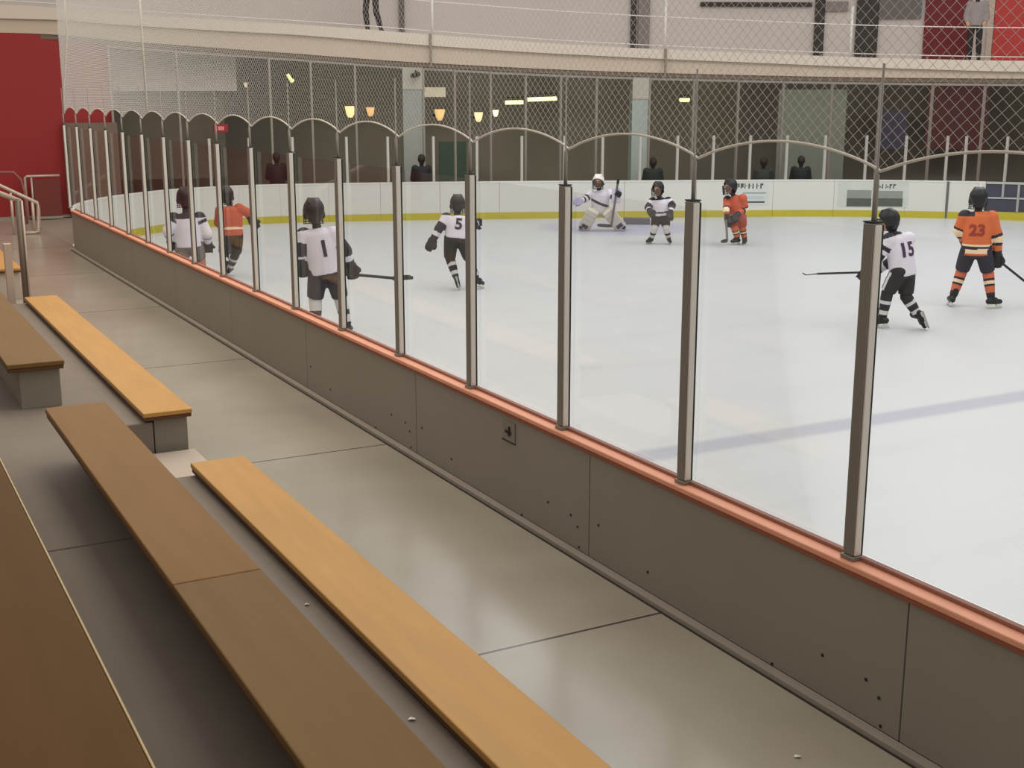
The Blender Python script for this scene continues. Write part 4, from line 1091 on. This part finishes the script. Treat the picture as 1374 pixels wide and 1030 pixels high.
stander(1309, 'person in grey top and dark trousers on the balcony beside the red banner', 1.0, offset_curve(KURV, 1.2), (0, -1, 0), mat('coat_grey', (150, 140, 138), rough=.8), spread=0)
# spectators seated behind the far glass
def sitter(u, vtop, label, coat, i):
    cur = offset_curve(BOARD, .75); p, sx = hit(cur, u, 238)
    ztop = (H + (ray(u, vtop).z/math.hypot(ray(u, vtop).x, ray(u, vtop).y))*math.hypot(p.x, p.y))
    s = .92; base = ztop - 1.22*s
    rz = -math.atan2(p.x, p.y)
    Jd = dict(head=(0, -.02, 1.10), neck=(0, 0, .95), lsh=(-.17, 0, .88), rsh=(.17, 0, .88), lel=(-.23, .05, .62), lwr=(-.13, .26, .56), rel=(.23, .05, .62), rwr=(.13, .26, .56),
              lhip=(-.09, 0, .42), rhip=(.09, 0, .42), lkn=(-.12, .38, .44), rkn=(.12, .38, .44), lan=(-.12, .36, .07), ran=(.12, .36, .07), lto=(-.14, .5, .06), rto=(.14, .5, .06))
    k = dict(KD); k['jersey'] = dict(mats=[coat], rule=plain)
    figure(dict(J={a_: tuple(c*s for c in v) for a_, v in Jd.items()}, loc=(p.x, p.y, base), rz=rz, face=(0, 1, -.1), body=(0, 1, 0), s=s, label=label, name='spectator', kit=k))
    t = thing('stool', 'low stool under the %s' % label.split(' seated')[0], 'stool', (p.x, p.y, -.02))
    b = NB(); tube(b, [(p.x, p.y, base+.26), (p.x, p.y, base+.30)], .17, 16); obj('seat', b, m_dark, t, True)
    b = NB(); tube(b, [(p.x, p.y, -.02), (p.x, p.y, base+.259)], .05, 10); obj('pedestal', b, m_dark, t, True)
sitter(372, 205, 'spectator in black seated behind the far glass at left', mat('coat_black', (36, 32, 31), rough=.8), 0)
sitter(566, 208, 'spectator in dark coat seated below the broad pale column', mat('coat_ink', (40, 38, 40), rough=.8), 1)
sitter(876, 212, 'spectator in dark green seated right of the green column', mat('coat_green', (44, 50, 44), rough=.8), 2)
sitter(1024, 212, 'spectator in charcoal seated behind the pale advert sign', mat('coat_charcoal', (58, 60, 56), rough=.8), 3)
sitter(1074, 210, 'spectator in near black seated left of the nearest upright', mat('coat_pitch', (38, 42, 38), rough=.8), 4)

# ------------------------------------------------------------------ light
def area(name, loc, size, power, col, rot=(0, 0, 0), sy=None):
    l = bpy.data.lights.new(name, 'AREA'); l.energy = power; l.size = size; l.color = col
    if sy: l.shape = 'RECTANGLE'; l.size_y = sy
    o = bpy.data.objects.new(name, l); C.objects.link(o); o.location = loc; o.rotation_euler = rot
    return o
for i, (x, y) in enumerate(((9, 6), (17, 6), (9, 15), (17, 15), (11, 22), (20, 17))):
    area('rink_light', (x, y, 8.5), 5.0, 250, (.95, .98, 1))
area('walkway_light', (3.0, 16, 6.5), 2.5, 420, (1, .88, .74), sy=18)
for u in (505, 620, 760, 930, 1130, 1320):
    pa, sa = hit(offset_curve(KURV, .7), u, 140); pb, _ = hit(offset_curve(KURV, .71), u+5, 140)
    tdir = Vector((pa.x, pa.y, 0)); k0 = KURV[int(sa)]; k1 = KURV[int(sa)+1]; tn = (k1-k0).normalized(); nrm = Vector((-tn.y, tn.x, 0))
    o = area('lobby_fill', (pa.x, pa.y, zat(zb, sa)-.35), 4.5, 34, (1, .9, .74), sy=.25)  # unseen fill facing the back wall, added to brighten the lobby
    o.rotation_euler = (nrm*1.0+Vector((0, 0, -.45))).to_track_quat('-Z', 'Y').to_euler()
w = bpy.data.worlds.new('World'); scn.world = w; w.use_nodes = True
w.node_tree.nodes['Background'].inputs[0].default_value = (1, .96, .91, 1); w.node_tree.nodes['Background'].inputs[1].default_value = .62

# ------------------------------------------------------------------ camera
cam = bpy.data.cameras.new('Camera'); cam.sensor_width = 36; cam.lens = F/1374*36; cam.clip_end = 200; cam.clip_start = .05
co = bpy.data.objects.new('Camera', cam); C.objects.link(co)
Mx = Matrix((RT, UP, -FW)).transposed().to_4x4(); Mx.translation = EYE
co.matrix_world = Mx
scn.camera = co
